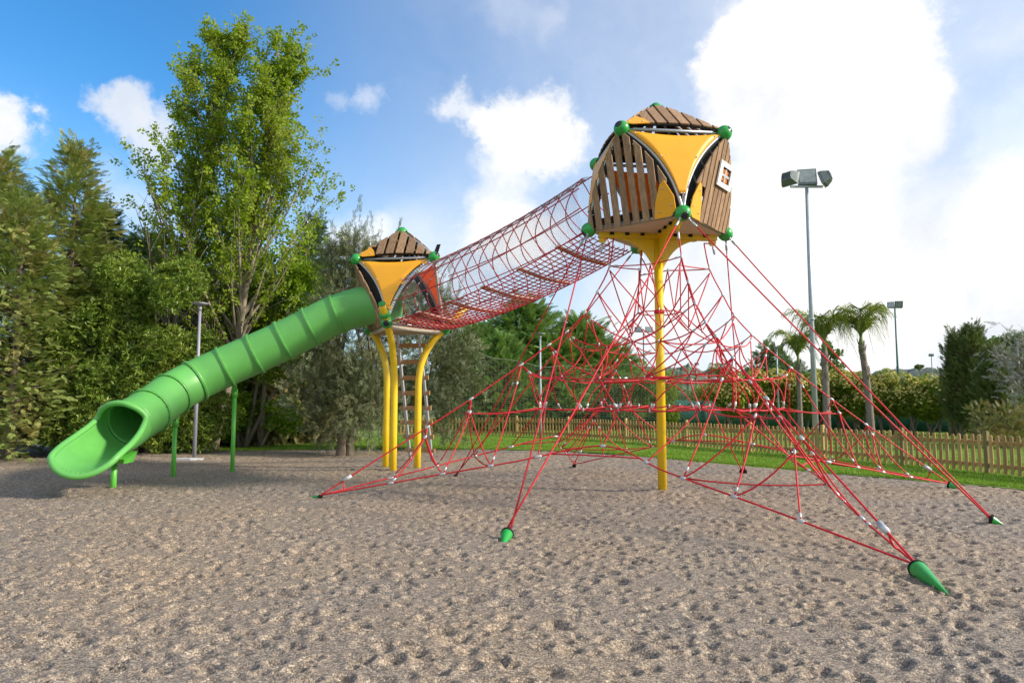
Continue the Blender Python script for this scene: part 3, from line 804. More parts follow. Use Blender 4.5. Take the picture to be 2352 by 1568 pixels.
a, b, c = faces(S, 1); slat_face(S, hut, a, b, c, side_curves(S, 1), 9, gap=.3, skip=lambda i: 2 <= i <= 5)
for k in range(3):
    a, b = S.up[k - 1], S.up[k]
    slat_face(S, hut, a, b, S.top, [S.redge(a), S.redge(b)], 8, gap=.28, corner=-1 if k == 0 else None, roof=True, name='roof_slats')
for i, p in enumerate(S.low + S.up + [S.top]):
    o_ = None
    if i == 0: o_ = (p - cam.location) * -1 + Vector((-1.5, 0, -3.0))
    corner_ball(hut, p, S, eye=(i not in (1, 2)), out=o_)
# dark batten standing up behind the right corner
mb = MB(); u0 = S.up[0]; mb.slab([u0 + Vector((-.06, .25, .12)), u0 + Vector((.05, .27, .14)), u0 + Vector((.12, .26, .38)), u0 + Vector((.03, .26, .37))], (0, 1, 0), .03); mb.build('roof_batten', M['black'], hut)
# ladder
ladder = bpy.data.objects.new('ladder', None); COL.objects.link(ladder); ladder.parent = hut
lt0, lt1 = at(912.5, 764, 17.56), at(962.6, 763, 17.44)
lb0, lb1 = gnd(943, 1057), gnd(992.5, 1060)
for a, b in ((lt0, lb0), (lt1, lb1)):
    mb = MB(); mb.beam(a, b + (b - a).normalized() * .25, .062, .085, (lt1 - lt0).normalized().cross((a - b).normalized())); mb.build('ladder_rail', M['floor'] if False else M['alu'], ladder)
side = (lt1 - lt0).normalized()
for yv in (285, 430, 572, 712, 850, 985, 1120, 1253):
    t = (yv - 165) / (1388 - 165); t = t * 1.0
    # evenly spaced in space rather than in the picture
for i in range(8):
    t = .092 + i * (.905 - .092) / 7
    a, b = lt0.lerp(lb0, t), lt1.lerp(lb1, t); s_ = (b - a).normalized(); bk = Vector((0, -.01, 0))
    mb = MB(); mb.beam(a - s_ * .16 + bk, b + s_ * .14 + bk, .036, .118, Vector((0, 0, 1))); mb.build('rung', M['rung'], ladder)

# ------------------------------------------------------------------ tube slide
slide = thing('tube_slide', gnd(203, 1125), 'long green ringed tube slide dropping left from the smaller cabin', 'slide')
ctl = [(S.low[0] + S.low[2] + S.up[2]) / 3 + Vector((.62, -.10, -.02)), at(843, 702, 16.75), at(775.6, 721, 16.72), at(714.7, 750.5, 16.65), at(651.7, 782, 16.55), at(586, 812, 16.42), at(517.5, 842, 16.25), at(447, 875, 15.98), at(393, 906, 15.45), at(341, 944.5, 14.75), at(297, 971, 14.15)]
line = catmull(ctl, 10)
TUBE = .455
def frames(P):
    out = []
    for i, p in enumerate(P):
        t = (P[min(i + 1, len(P) - 1)] - P[max(i - 1, 0)]).normalized(); s_ = t.cross(Vector((0, 0, 1))).normalized(); out.append((p, t, s_, s_.cross(t)))
    return out
fr = frames(line); n = 40
mb = MB(); G = []
for p, t, s_, u in fr: G.append([p + (s_ * math.sin(2 * math.pi * k / n) - u * math.cos(2 * math.pi * k / n)) * TUBE for k in range(n + 1)])
mb.sheet(G, -.018); mb.build('tube', M['slide'], slide)
def nearest(p): return min(range(len(fr)), key=lambda i: (fr[i][0] - p).length)
for c in ctl[2:10]:
    i = nearest(c); p, t, s_, u = fr[i]; mb = MB(); 
    prof = [(-.028, TUBE - .005), (-.028, TUBE + .052), (-.004, TUBE + .056), (-.004, TUBE + .045), (.004, TUBE + .045), (.004, TUBE + .056), (.028, TUBE + .052), (.028, TUBE - .005)]
    vs, fs = [], []; m = len(prof); n = 48
    for k in range(n):
        a = 2 * math.pi * k / n
        for (x, r_) in prof: vs.append(p + t * x + (s_ * math.sin(a) + u * math.cos(a)) * r_)
    for k in range(n):
        for j in range(m - 1): fs.append((k * m + j, k * m + j + 1, ((k + 1) % n) * m + j + 1, ((k + 1) % n) * m + j))
    mb.add(vs, fs, False); fl_ = mb.build('flange_ring', M['slide'], slide)
    b2 = MB()
    for k in range(12):
        a = 2 * math.pi * (k + .5) / 12; q = p + (s_ * math.sin(a) + u * math.cos(a)) * (TUBE + .028); b2.tube([q - t * .036, q + t * .036], .011, 6)
    tag(b2.build('bolt_heads', M['black_plug'], fl_), kind='stuff')
# mouth: full ring that opens into a flared trough
p0, t0_, s0, u0_ = fr[-1]
end = at(174, 1036, 12.2)
mid_c = p0 + t0_ * .60
axis = bez(p0, mid_c, end, 40)
af = frames(axis); Ltot = sum((a - b).length for a, b in zip(axis[:-1], axis[1:]))
def axis_at(s_):
    q = max(0, min(.9999, s_ / Ltot)) * (len(af) - 1); i = int(q); f_ = q - i
    return tuple(a.lerp(b, f_) for a, b in zip(af[i], af[min(i + 1, len(af) - 1)]))
def reach(phi):       # how far the sheet runs along the axis at this angle from the bottom (0) to the crown (180)
    a = abs(phi); lo, hi = Ltot, .42
    if a < R(62): return lo - .20 * (a / R(62)) ** 2
    t = min(1, (a - R(62)) / R(52)); t = t * t * (3 - 2 * t); q = min(1, max(0, (a - R(112)) / R(50))); return (lo - .20) * (1 - t) + (hi - .12 + .12 * q * q * (3 - 2 * q)) * t
n, m = 72, 26; G = []; rimline = []
for k in range(n + 1):
    phi = -math.pi + 2 * math.pi * k / n; L = reach(phi); row = []
    for j in range(m):
        s_ = L * (j / (m - 1)); p, t, sd2, u = axis_at(s_)
        near = max(0, 1 - (L - s_) / .30); fl2 = (.035 + .03 * math.cos(phi / 2) ** 2) * near ** 2
        wide = 1 + .15 * min(1, max(0, (s_ - .5) / .9)) * abs(math.sin(phi))
        rad = TUBE * (1.0 + .04 * min(1, s_ / .1)) + fl2
        row.append(p + sd2 * (math.sin(phi) * rad * wide) - u * (math.cos(phi) * rad * (1 - .16 * min(1, max(0, (s_ - .6) / .9)))))
    G.append(row); rimline.append(row[-1])
mb = MB(); mb.sheet(G, .02); mouth = mb.build('exit_trough', M['slide'], slide)
mb = MB(); mb.tube(rimline[:-1], .058, 12, closed=True); mb.build('rolled_rim', M['slide'], slide)
i = len(fr) - 1; mb = MB(); p, t, s_, u = fr[i]; mb.tube([p + (s_ * math.sin(2 * math.pi * k / 40) + u * math.cos(2 * math.pi * k / 40)) * (TUBE + .016) for k in range(40)], .013, 6, closed=True); mb.build('seam', M['slide'], slide)
mb = MB()
for k in range(9):
    phi = R(-32 + 8 * k); L = reach(phi) - .06; p, t, sd2, u = axis_at(L); q = p + sd2 * (math.sin(phi) * TUBE * 1.28) - u * (math.cos(phi) * TUBE * .885); mb.tube([q - t * .05, q, q + t * .06], [.006, .012, .006], 6)
mb.build('grip_ribs', M['slide'], mouth)
# legs
for (px, py, ci) in ((533, 1088, 6), (397.5, 1097, 8)):
    g_ = gnd(px, py); i = nearest(ctl[ci]); p, t, s_, u = fr[i]; topz = p.z - TUBE / max(.5, u.z) - .03
    hp = Vector((g_.x, g_.y, topz)); mb = MB(); mb.tube([g_ + Vector((0, 0, -.2)), hp + Vector((0, 0, -.06))], .048, 16)
    lg = mb.build('support_leg', M['slide_leg'], slide)
    mb = MB(); mb.tube([hp + Vector((0, 0, -.17)), hp + Vector((0, 0, .03))], .066, 16); mb.beam(hp + Vector((0, 0, -.02)), p - u * TUBE, .10, .10, s_); mb.build('leg_bracket', M['slide_leg'], lg)
g_ = gnd(203, 1125); p, t, s_, u = min(af, key=lambda q: (q[0] - g_).xy.length); base = p - u * TUBE * .97
hp = Vector((base.x, base.y, base.z)); mb = MB(); mb.tube([Vector((hp.x, hp.y, -.2)), hp + Vector((0, 0, -.1))], .058, 16); lg = mb.build('support_leg', M['slide_leg'], slide)
mb = MB(); tt = Vector((t.x, t.y, 0)).normalized(); ss = tt.cross(Vector((0, 0, 1))); z1_, z0_ = hp.z - .02, hp.z - .17; slope = t.z / max(.3, math.hypot(t.x, t.y))
lowr = [hp + ss * (a * .27) + tt * (b * .20) for a, b in ((-1, -1), (1, -1), (1, 1), (-1, 1))]; upr = [hp + ss * (a * .31) + tt * (b * .26) for a, b in ((-1, -1), (1, -1), (1, 1), (-1, 1))]
mb.add([Vector((q.x, q.y, z0_)) for q in lowr] + [Vector((q.x, q.y, z1_ + (q - hp).dot(tt) * slope)) for q in upr], [(3, 2, 1, 0), (4, 5, 6, 7)] + [(i, (i + 1) % 4, 4 + (i + 1) % 4, 4 + i) for i in range(4)]); mb.build('leg_bracket', M['slide_leg'], lg)

# ------------------------------------------------------------------ net tunnel between the cabins
tun = thing('net_tunnel', (S.low[0] + T.low[3]) / 2, 'red rope tunnel bridge rising from the smaller cabin to the tall one', 'rope bridge')
NR = 61
def rail(a, b, sag): return sagline(a, b, sag, NR)
dn = Vector((0, 0, -1))
rA = rail(S.low[0] + Vector((.10, -.02, .02)), T.low[3] + Vector((-.05, .05, 0)), .20)      # near floor edge
rB = rail(S.low[1] + Vector((.05, 0, -.02)), T.low[2] + Vector((-.1, .05, -.05)), .20)        # far floor edge
rT = rail(S.up[0] + Vector((.08, 0, -.10)), T.up[2] + Vector((-.1, 0, -.25)), .12)            # ridge
wall_out = (T.low[3] - S.low[0]).cross(Vector((0, 0, 1))).normalized()
if wall_out.y > 0: wall_out = -wall_out
def smp(r_, t):
    q = max(0, min(.99999, t)) * (NR - 1); i = int(q); return r_[i].lerp(r_[i + 1], q - i)
def wall(u, v, side):
    """u along the tunnel, v from the floor edge (0) to the ridge (1); the net belly bows outwards"""
    lo = smp(rA if side > 0 else rB, u); hi = smp(rT, u)
    return lo.lerp(hi, v) + wall_out * (side * .42 * math.sin(math.pi * v) ** .8) + Vector((0, 0, .20 * math.sin(math.pi * v)))
def floor_pt(u, w): 
    return smp(rA, u).lerp(smp(rB, u), w) + dn * (.06 * 4 * max(0, w) * max(0, 1 - w))
RR = .0125
edge_names = []
for r_, nm in ((rA, 'edge_rope'), (rB, 'edge_rope'), (rT, 'ridge_rope')):
    mb = MB(); mb.tube(r_[::2], RR * 1.15, 6); mb.build(nm, M['rope'], tun)
ferr = MB(); ferr2 = MB()
for side in (1, -1):
    for v in (.22, .48, .74):
        mb = MB(); mb.tube([wall(i / 40, v, side) for i in range(41)], RR, 5); mb.build('side_rope', M['rope'], tun)
    NS = 13
    for i in range(NS):
        u0 = .045 + .94 * i / NS; du = .94 / NS
        for amp, ph in (((.75, 0),) if side > 0 else ((-.62, 0),)):
            pts_ = []
            for j in range(19):
                v = 1 - j / 18
                uu = u0 + du * .5 + amp * du * .62 * math.sin(math.pi * 2 * (1 - v) * .95) * (1 if amp > 0 else .9) + (du * .35 * (1 - v) if amp > 0 else 0)
                pts_.append(wall(max(.004, min(.996, uu)), v, side))
            mb = MB(); mb.tube(pts_, RR * .92, 5); mb.build('hoop_rope', M['rope'], tun)
            for j in (4, 8, 12, 15): ferr2.ball(pts_[j], .020, 6, 5)
        if side > 0:
            ferr = MB(); ferr.ball(wall(u0 + du * .62, .955, side), .028, 8, 6, stretch=(rT[40] - rT[20], .085)); ferr.build('rope_ferrule', M['alu'], tun)
tag(ferr2.build('rope_crossings', M['alu'], tun), kind='stuff')
# floor net
mb = MB()
for k in range(11):
    w = k / 10; mb.tube([floor_pt(i / 36, w) for i in range(37)], RR * .9, 4)
for i in range(46):
    u = .012 + .976 * i / 45; mb.tube([floor_pt(u, k / 8) for k in range(9)], RR * .9, 4)
mb.build('floor_net', M['rope'], tun)
mb = MB()
for i in range(46):
    for k in range(1, 10): mb.ball(floor_pt(.012 + .976 * i / 45, k / 10) + dn * .006, .017, 5, 4)
tag(mb.build('floor_crossings', M['alu'], tun), kind='stuff')
for u in (.045, .165, .335, .515, .695, .875):
    mb = MB(); a, b = floor_pt(u, -.02), floor_pt(u, 1.02); ax = (smp(rA, min(.99, u + .02)) - smp(rA, u - .02)).normalized()
    mid_ = (a + b) / 2 + dn * .05
    for (c0, c1) in ((a, mid_), (mid_, b)):
        mb.beam(c0 + Vector((0, 0, .03)), c1 + Vector((0, 0, .03)), .10, .026, ax.cross(b - a).normalized())
    mb.build('tread', M['plank'], tun)
# fine netting on both flanks
def netting(side, nu, nv, rad):
    mb = MB(); 
    def nb(p, q, r_): 
        pass
    P = [[wall(.005 + .99 * i / nu, j / nv, side) * 1.0 + wall_out * (side * .012) for j in range(nv + 1)] for i in range(nu + 1)]
    for k in range(-nv, nu + 1):
        l1 = [P[k + j][j] for j in range(nv + 1) if 0 <= k + j <= nu]; l2 = [P[k + j][nv - j] for j in range(nv + 1) if 0 <= k + j <= nu]
        for l in (l1, l2):
            if len(l) > 1: mb.tube(l, rad, 3, caps=False)
    return mb
mb = netting(1, 104, 32, .0015); mb.build('fine_netting', M['net'], tun)
mb = netting(-1, 104, 32, .0015); mb.build('fine_netting', M['net'], tun)
# lacing sleeves on the two end frames
mb = MB()
for e in (S.edge(S.low[1], S.up[0], S.up[1]), S.edge(S.low[0], S.up[0], S.up[2]), T.edge(T.low[3], T.up[2], T.up[3])):
    for t in np.linspace(.12, .9, 26):
        p = resample(e, t, min(1, t + .012), 2); d = (p[1] - p[0]).normalized(); mb.tube([p[0], p[0] + d * .018], .041, 8)
mb.build('lacing_coils', M['white'], tun)
# ================================================================== THE ROPE NET
net = thing('rope_climbing_net', TC, 'red rope climbing net pulled out like a tent round the yellow mast', 'climbing net')
AX = {'F': (2108, 1298), 'R': (2181, 1110), 'B': (1319, 1066), 'L': (736, 1137)}
ORDER = ['F', 'R', 'B', 'L']
anchor = {k_: gnd(*v, .10 if k_ != 'L' else .06) for k_, v in AX.items()}
def on_plane(px, py, A):
    """point of the sight line that lies in the upright plane through the mast and anchor A"""
    h_ = Vector((A.x - TC.x, A.y - TC.y, 0)).normalized(); nr = Vector((-h_.y, h_.x, 0)); d = ray(px, py); c = Vector((0, 0, CAM_H))
    return c + d * ((TC - c).dot(nr) / d.dot(nr))
PX = {'L': [(1410, 540), (1400, 611), (1372, 670), (1343, 719), (1302, 762), (1261, 792), (1197, 838), (1082, 916), (982, 981)],
      'R': [(1617, 559), (1630, 618), (1660, 677), (1687, 725), (1726.7, 768.5), (1762.4, 800), (1817, 844.5), (1910.6, 916.7), (1989.7, 974.7)]}
prof = {}
for k_ in 'LR':
    prof[k_] = [on_plane(x, y, anchor[k_]) for x, y in PX[k_]]
avg = []
for a, b in zip(prof['L'], prof['R']):
    ra = (Vector((a.x, a.y, 0)) - TC).length / (anchor['L'] - TC).xy.length; rb = (Vector((b.x, b.y, 0)) - TC).length / (anchor['R'] - TC).xy.length
    avg.append(((ra + rb) / 2, (a.z + b.z) / 2))
spine = {}
for i, k_ in enumerate(ORDER):
    A = anchor[k_]; h_ = Vector((A.x - TC.x, A.y - TC.y, 0))
    P = prof[k_] if k_ in prof else [TC + h_ * r_ + Vector((0, 0, z_)) for r_, z_ in avg]
    spine[k_] = P
RP = .0116
clamps = []
def rope(pts, name='net_rope', r=RP, n=6):
    mb = MB(); mb.tube(pts, r, n); return mb.build(name, M['rope'], net)
def arc(a, b, sag=.04, n=7, out=None):
    d = out if out is not None else Vector((0, 0, -1)); return sagline(a, b, sag, n, d)
for i, k_ in enumerate(ORDER):
    P = spine[k_]; A = anchor[k_]
    rope(catmull(P + [A.lerp(P[-1], .06), A], 4), 'spine_rope', RP * 1.12)
    for j in range(1, 9):
        t = (P[j] - P[j - 1]).normalized(); clamps.append((P[j], t, 1.15))
def ang(k_): v = anchor[k_] - TC; return math.atan2(v.y, v.x)
def pol(a, r_, z_): return TC + Vector((r_ * math.cos(a), r_ * math.sin(a), z_))
SA = [ang(k_) for k_ in ORDER]
for i in range(1, 4):
    while SA[i] < SA[i - 1]: SA[i] += 2 * math.pi
SA.append(SA[0] + 2 * math.pi)
def fa(q, t): return SA[q] + (SA[q + 1] - SA[q]) * t        # angle inside quadrant q
# rings (z, radius) with their own joints: angles t in each quadrant
N1 = [pol(fa(q, t), .40, 3.40) for q in range(4) for t in (.25, .75)]
N2 = [pol(fa(q, t), .78 if t != .5 else .62, 3.02 + (.0 if t != .5 else -.06)) for q in range(4) for t in (.22, .78)]
Ar = [pol(fa(q, t), {0: 1.50, .25: 1.46, .5: 1.12, .75: 1.46}[t], 2.72 + {0: .05, .25: 0, .5: .04, .75: 0}[t]) for q in range(4) for t in (.25, .5, .75)]
Br = [pol(fa(q, t), r_, z_) for q in range(4) for t, r_, z_ in ((.10, 2.0, 2.14), (.34, 1.66, 2.10), (.66, 1.66, 2.10), (.90, 2.0, 2.14))]
Cr = [pol(fa(q, t), r_, z_) for q in range(4) for t, r_, z_ in ((.08, 2.30, 1.58), (.30, 1.95, 1.55), (.5, 1.75, 1.56), (.70, 1.95, 1.55), (.92, 2.30, 1.58))]
def ring(P, name='ring_rope', sag=.015):
    L = []
    for a, b in zip(P, P[1:] + P[:1]): L += arc(a, b, sag, 5)[:-1]
    mb = MB(); mb.tube(L, RP, 6, closed=True); mb.build(name, M['rope'], net)
def joint(p, d=None, s_=.75): clamps.append((p, d if d is not None else Vector((0, 0, 1)), s_))
# top square
for q in range(4):
    a, b = spine[ORDER[q]][1], spine[ORDER[(q + 1) % 4]][1]
    m_ = (a + b) / 2; m_ = m_.lerp(Vector((TC.x, TC.y, m_.z)), .42)
    rope([a] + arc(a, m_, .01, 4)[1:] + arc(m_, b, .01, 4)[1:], 'top_rope')
    for p, t in ((a.lerp(m_, .16), m_ - a), (b.lerp(m_, .16), m_ - b)): joint(p, t, .9)
    joint(m_)
    # long crossings from the top joints down to the collar ring and the second ring
    for u, v in ((a, b), (b, a)):
        t_ = .78 if u is a else .22
        tgt = N2[q * 2 + (1 if u is a else 0)]
        rope(arc(u + Vector((0, 0, -.08)), tgt, .03), 'crossing_rope')
    rope(arc(m_, N1[q * 2], .01)[:] , 'crossing_rope'); rope(arc(m_, N1[q * 2 + 1], .01), 'crossing_rope')
ring(N1, 'collar_ring', .02)
for p in N1: joint(p)
for i in range(8):
    rope(arc(N1[i], N2[i], .02), 'crossing_rope'); joint(N2[i])
for q in range(4):
    for sgn in (0, 1):
        sp_ = spine[ORDER[(q + sgn) % 4]]; s2 = q * 2 + sgn
        near = q * 3 + (0 if sgn == 0 else 2)
        def branch(j, targets, stub=.22, bow=.05):
            P0 = sp_[j]; c = sum(targets, Vector((0, 0, 0))) / len(targets); k0 = P0.lerp(c, min(.3, stub / (c - P0).length))
            rope([P0, k0], 'stub_rope'); joint(k0, c - P0, .9)
            for t in targets: rope(arc(k0, t, bow), 'branch_rope')
        rope(arc(sp_[2], N2[s2], .03), 'branch_rope')
        branch(3, [Ar[near], Ar[q * 3 + 1]])
        branch(4, [Ar[near], Br[q * 4 + (1 if sgn == 0 else 2)]])
        branch(5, [Br[q * 4 + (0 if sgn == 0 else 3)], Br[q * 4 + (1 if sgn == 0 else 2)]])
        branch(6, [Br[q * 4 + (0 if sgn == 0 else 3)], Cr[q * 5 + (0 if sgn == 0 else 4)]])
        rope(arc(N2[s2], Ar[q * 3 + 1], .04), 'crossing_rope')
ring(Ar, 'upper_ring', .05)
ring(Br, 'middle_ring', .03)
ring(Cr, 'lower_ring', .02)
for p in Ar + Br: joint(p)
for p in Cr: joint(p, None, .8)
# zigzags between the rings
for q in range(4):
    a = Ar[q * 3:q * 3 + 3]; b = Br[q * 4:q * 4 + 4]; c = Cr[q * 5:q * 5 + 5]
    out = pol(fa(q, .5), 1, 0) - TC
    for u, v in ((a[0], b[0]), (a[0], b[1]), (a[1], b[1]), (a[1], b[2]), (a[2], b[2]), (a[2], b[3])): rope(arc(u, v, .10, 8, (-out + Vector((0, 0, -.5)))), 'sling_rope')
    for u, v in ((b[0], c[0]), (b[0], c[1]), (b[1], c[2]), (b[2], c[2]), (b[3], c[3]), (b[3], c[4])):
        L = arc(u, v, .13, 9, out * .7 + Vector((0, 0, .35))); rope(L, 'sling_rope'); clamps.append((L[-2].lerp(L[-1], .2), L[-1] - L[-3], 1.1))
    # spokes to the mast
    for v in (b[1], b[2]):
        m_ = pol(math.atan2((v - TC).y, (v - TC).x), .16, 2.14); rope(arc(v, m_, .05), 'spoke_rope'); clamps.append((v.lerp(m_, .45), m_ - v, 1.1))
    for v in (c[1], c[3]):
        w = pol(math.atan2((v - TC).y, (v - TC).x) + .5, .95, 1.62); rope(arc(v, w, .05), 'spoke_rope')
inner = [pol(fa(q, t), .95, 1.62) for q in range(4) for t in (.15, .5, .85)]
ring(inner, 'inner_ring', .03)
for p in inner: joint(p)
mb = MB(); mb.tube([TC + Vector((0, 0, 2.11)), TC + Vector((0, 0, 2.17))], .165, 20); mb.tube([TC + Vector((0, 0, 3.37)), TC + Vector((0, 0, 3.42))], .10, 20); mb.build('mast_collar', M['rope'], net)
# edge ropes along the bottom
DEPTH = {0: None}
edges = []
for q in range(4):
    A, B = anchor[ORDER[q]], anchor[ORDER[(q + 1) % 4]]
    m_ = pol(fa(q, .5), 2.30, .78 if q == 0 else .98)
    E = catmull([A, A.lerp(m_, .34), A.lerp(m_, .70) + (m_ - A.lerp(B, .5)) * -.04 + Vector((0, 0, .03)), m_,
                 B.lerp(m_, .70) + (m_ - A.lerp(B, .5)) * -.04 + Vector((0, 0, .03)), B.lerp(m_, .34), B], 8)
    edges.append(E); rope(E, 'edge_rope', RP * 1.12)
def on_edge(q, t): E = edges[q]; x = t * (len(E) - 1); i = min(int(x), len(E) - 2); return E[i].lerp(E[i + 1], x - i)
for q in range(4):
    c = Cr[q * 5:q * 5 + 5]
    for t, v in ((.38, c[0]), (.5, c[2]), (.62, c[4])):
        e = on_edge(q, t); rope(arc(e, v, .03), 'tie_rope'); clamps.append((e, on_edge(q, t + .02) - e, 1.3))
    for sgn, tt in ((0, (.30, .22, .13)), (1, (.70, .78, .87))):
        sp_ = spine[ORDER[(q + sgn) % 4]]
        # forks from the lower spine joints to the edge rope
        for j, (t1, t2) in ((6, (tt[0], tt[0] + (.03 if sgn == 0 else -.03))), (7, (tt[1], tt[0])), (8, (tt[2], tt[1]))):
            P0 = sp_[j]; e1, e2 = on_edge(q, t1), on_edge(q, t2); k0 = P0.lerp((e1 + e2) / 2, .2)
            rope([P0, k0], 'stub_rope'); joint(k0, e1 - P0, .95)
            L = arc(k0, e1, .06, 7); rope(L, 'fork_rope'); clamps.append((e1, on_edge(q, t1 + .02) - e1, 1.2)); joint(L[-2].lerp(L[-1], .4), L[-1] - L[-2], .9)
            if j != 6:
                L = arc(k0, e2, .08, 7); rope(L, 'fork_rope')
        rope(arc(sp_[7].lerp(on_edge(q, tt[1]), .2), c[0] if sgn == 0 else c[4], .05), 'branch_rope')
        rope(arc(on_edge(q, tt[0]), on_edge((q + (3 if sgn == 0 else 1)) % 4, 1 - tt[0]), .05), 'tie_rope')
    o1 = on_edge(q, .40); o2 = on_edge(q, .60); rope(arc(o1, o2, .08, 7, pol(fa(q, .5), -1, 0) - TC), 'tie_rope')
# guys from the cabin corners to the ground
GX = {'FR': (2275, 1190), 'FL': (1165, 1221), 'LB': (1047, 1090), 'RB': (1707, 1081)}
gname = {'F': 0, 'R': 1, 'B': 2, 'L': 3}
ganch = {k_: gnd(*v, .07) for k_, v in GX.items()}
for k_, A in ganch.items():
    for c in k_:
        b = T.low[gname[c]]; d = (A - b).normalized(); a0 = b + d * .13
        sdv = d.cross(Vector((0, 0, 1))).normalized() * (.035 if c == k_[0] else -.035)
        rope(sagline(a0 + d * .22, A + sdv, .05, 8), 'guy_rope', RP * 1.1)
        mb = MB(); mb.tube([a0 - d * .02, a0 + d * .10], .012, 8); mb.ball(a0 + d * .02, .026, 8, 6); mb.tube([a0 + d * .09, a0 + d * .11, a0 + d * .21, a0 + d * .23], [.012, .022, .022, .014], 10); mb.build('rope_shackle', M['steel'], net)
for k_ in ORDER:
    p = spine[k_][0]; d = (spine[k_][1] - p).normalized(); lug = TC + (T.low[gname[k_]] - TC) * .80; lug.z = TZ - .20
    rope([lug, p], 'lug_rope'); mb = MB(); mb.tube([lug + d * .06, lug + d * .08, lug + d * .20, lug + d * .22], [.012, .022, .022, .014], 10); mb.build('rope_shackle', M['steel'], net)
# the loop at each big anchor and its steel sleeve
for k_ in ORDER:
    A = anchor[k_]; P = spine[k_]; d = (P[8] - A).normalized(); s0_ = A + d * .62; s1_ = A + d * .46
    mb = MB(); mb.tube([s0_, s1_], .034, 12); mb.build('rope_sleeve', M['alu'], net)
    for q, t in ((ORDER.index(k_), .02), ((ORDER.index(k_) + 3) % 4, .98)):
        e = on_edge(q, .045 if t < .5 else .955)
        rope(catmull([s1_, s1_.lerp(e, .45) + Vector((0, 0, -.05)), e], 4), 'loop_rope')
        break
cl = sorted(clamps, key=lambda c: (c[0] - cam.location).length / c[2])
def clamp_into(mb, c):
    p, d, s_ = c; d = Vector(d).normalized(); mb.ball(p, .022 * s_, 8, 6, stretch=(d, .050 * s_))
seen = 0
for c in cl[:96]:
    mb = MB(); clamp_into(mb, c); mb.build('rope_clamp', M['alu'], net)
mb = MB()
for c in cl[96:]: clamp_into(mb, c)
tag(mb.build('small_rope_clamps', M['alu'], net), kind='stuff')

# ------------------------------------------------------------------ ground anchors
GA = 'green cone ground anchors of the rope net'
def cone_anchor(rim, tip_px, r, label, tz=0.0):
    """cone lying on the gravel: black rim facing the ropes, point running away from the net into the ground"""
    tip = gnd(*tip_px, tz); d = (tip - rim); L = d.length; d.normalize(); root = thing('ground_anchor', (rim.x, rim.y, 0), label, 'ground anchor', GA)
    mb = MB(); mb.tube([rim, rim + d * (L * .33), rim + d * (L * .66), rim + d * L], [r, r * .72, r * .41, r * .06], 24, caps=False); mb.build('cone', M['green_ball'], root)
    mb = MB(); mb.tube([rim - d * .012, rim - d * .012, rim + d * .022], [r * .2, r * 1.04, r * 1.04], 24); mb.build('black_rim', M['black'], root)
for k_, lab, tip, r in (('F', 'largest green anchor cone, lying in the gravel at the lower right', (2179, 1366), .088),
                        ('R', 'green anchor cone at the lawn edge below the picket fence, half sunk', (2222, 1126), .080),
                        ('L', 'tiny green anchor tip at the left end of the rope net', (706, 1141), .045),
                        ('B', 'anchor hidden low in the gravel at the back of the net before the lawn', (1318, 1070), .05)):
    cone_anchor(anchor[k_] + Vector((0, 0, -.035)), tip, r, lab)
for k_, lab, tip, r in (('FR', 'green anchor cone standing alone in the gravel at the far right, holding two guy ropes', (2304, 1204), .080),
                        ('FL', 'small green anchor dome in open gravel in front of the net', (1152, 1258), .080),
                        ('LB', 'buried anchor behind the lower edge rope near the yellow posts', (1042, 1093), .04),
                        ('RB', 'dark anchor mouth in the gravel right of the yellow mast', (1712, 1087), .085)):
    cone_anchor(ganch[k_] + Vector((0, 0, -.02)), tip, r, lab, -.06 if k_ in ('FL', 'RB') else 0)

# ================================================================== FENCE, LAMPS, NETS
fx = [(880, 1002.5), (985, 1001.5), (1070, 1001.3), (1186, 1002.5), (1305, 1007), (1438, 1016), (1578, 1026.5), (1725, 1039), (1892, 1053.5), (2075, 1069.5), (2270, 1089.5), (2490, 1113), (2760, 1145)]
fp = [gnd(*p) for p in fx]
fence = thing('picket_fence', fp[7], 'long low wooden picket fence with rounded tops between the lawn strip and the garden', 'fence')
FH = .98
for i, p in enumerate(fp):
    d = (fp[min(i + 1, len(fp) - 1)] - fp[max(i - 1, 0)]); d.z = 0; d.normalize(); nr = Vector((-d.y, d.x, 0)); rot = Matrix((d, nr, Vector((0, 0, 1)))).transposed()
    mb = MB(); mb.box(p + Vector((0, 0, FH / 2 - .05)), (.095, .095, FH + .13), rot); mb.box(p + Vector((0, 0, FH + .022)), (.07, .07, .02), rot)
    tag(mb.build('fence_post', M['fence_green'] if i in (9, 10) else M['fence'], fence), label='mossy green-grey fence post' if i in (9, 10) else None)
for i in range(len(fp) - 1):
    a, b = fp[i], fp[i + 1]; d = (b - a); L = d.length; d.normalize(); nr = Vector((-d.y, d.x, 0)); rot = Matrix((d, nr, Vector((0, 0, 1)))).transposed()
    mb = MB()
    for z in (.22, .74): mb.beam(a + d * .05 + Vector((0, 0, z)), b - d * .05 + Vector((0, 0, z)), .038, .095)
    npk = max(5, int(round((L - .1) / .172)))
    r_ = random.Random(i)
    for j in range(npk):
        t = (j + .5) / npk * (L - .12) + .06; c = a + d * t - nr * .034; w = .084
        h = FH - .06 + r_.uniform(-.012, .012); z0_ = .06 + r_.uniform(-.01, .01)
        prof_ = [(-w / 2, z0_), (w / 2, z0_), (w / 2, h - .03)] + [(w / 2 * math.cos(x), h - .03 + .03 * math.sin(x)) for x in (R(45), R(90), R(135))] + [(-w / 2, h - .03)]
        tl = r_.uniform(-.006, .006)
        mb.slab([c + d * (x + tl * z) + Vector((0, 0, z)) for x, z in prof_], -nr, .02)
    mb.build('picket_panel', M['fence'], fence)

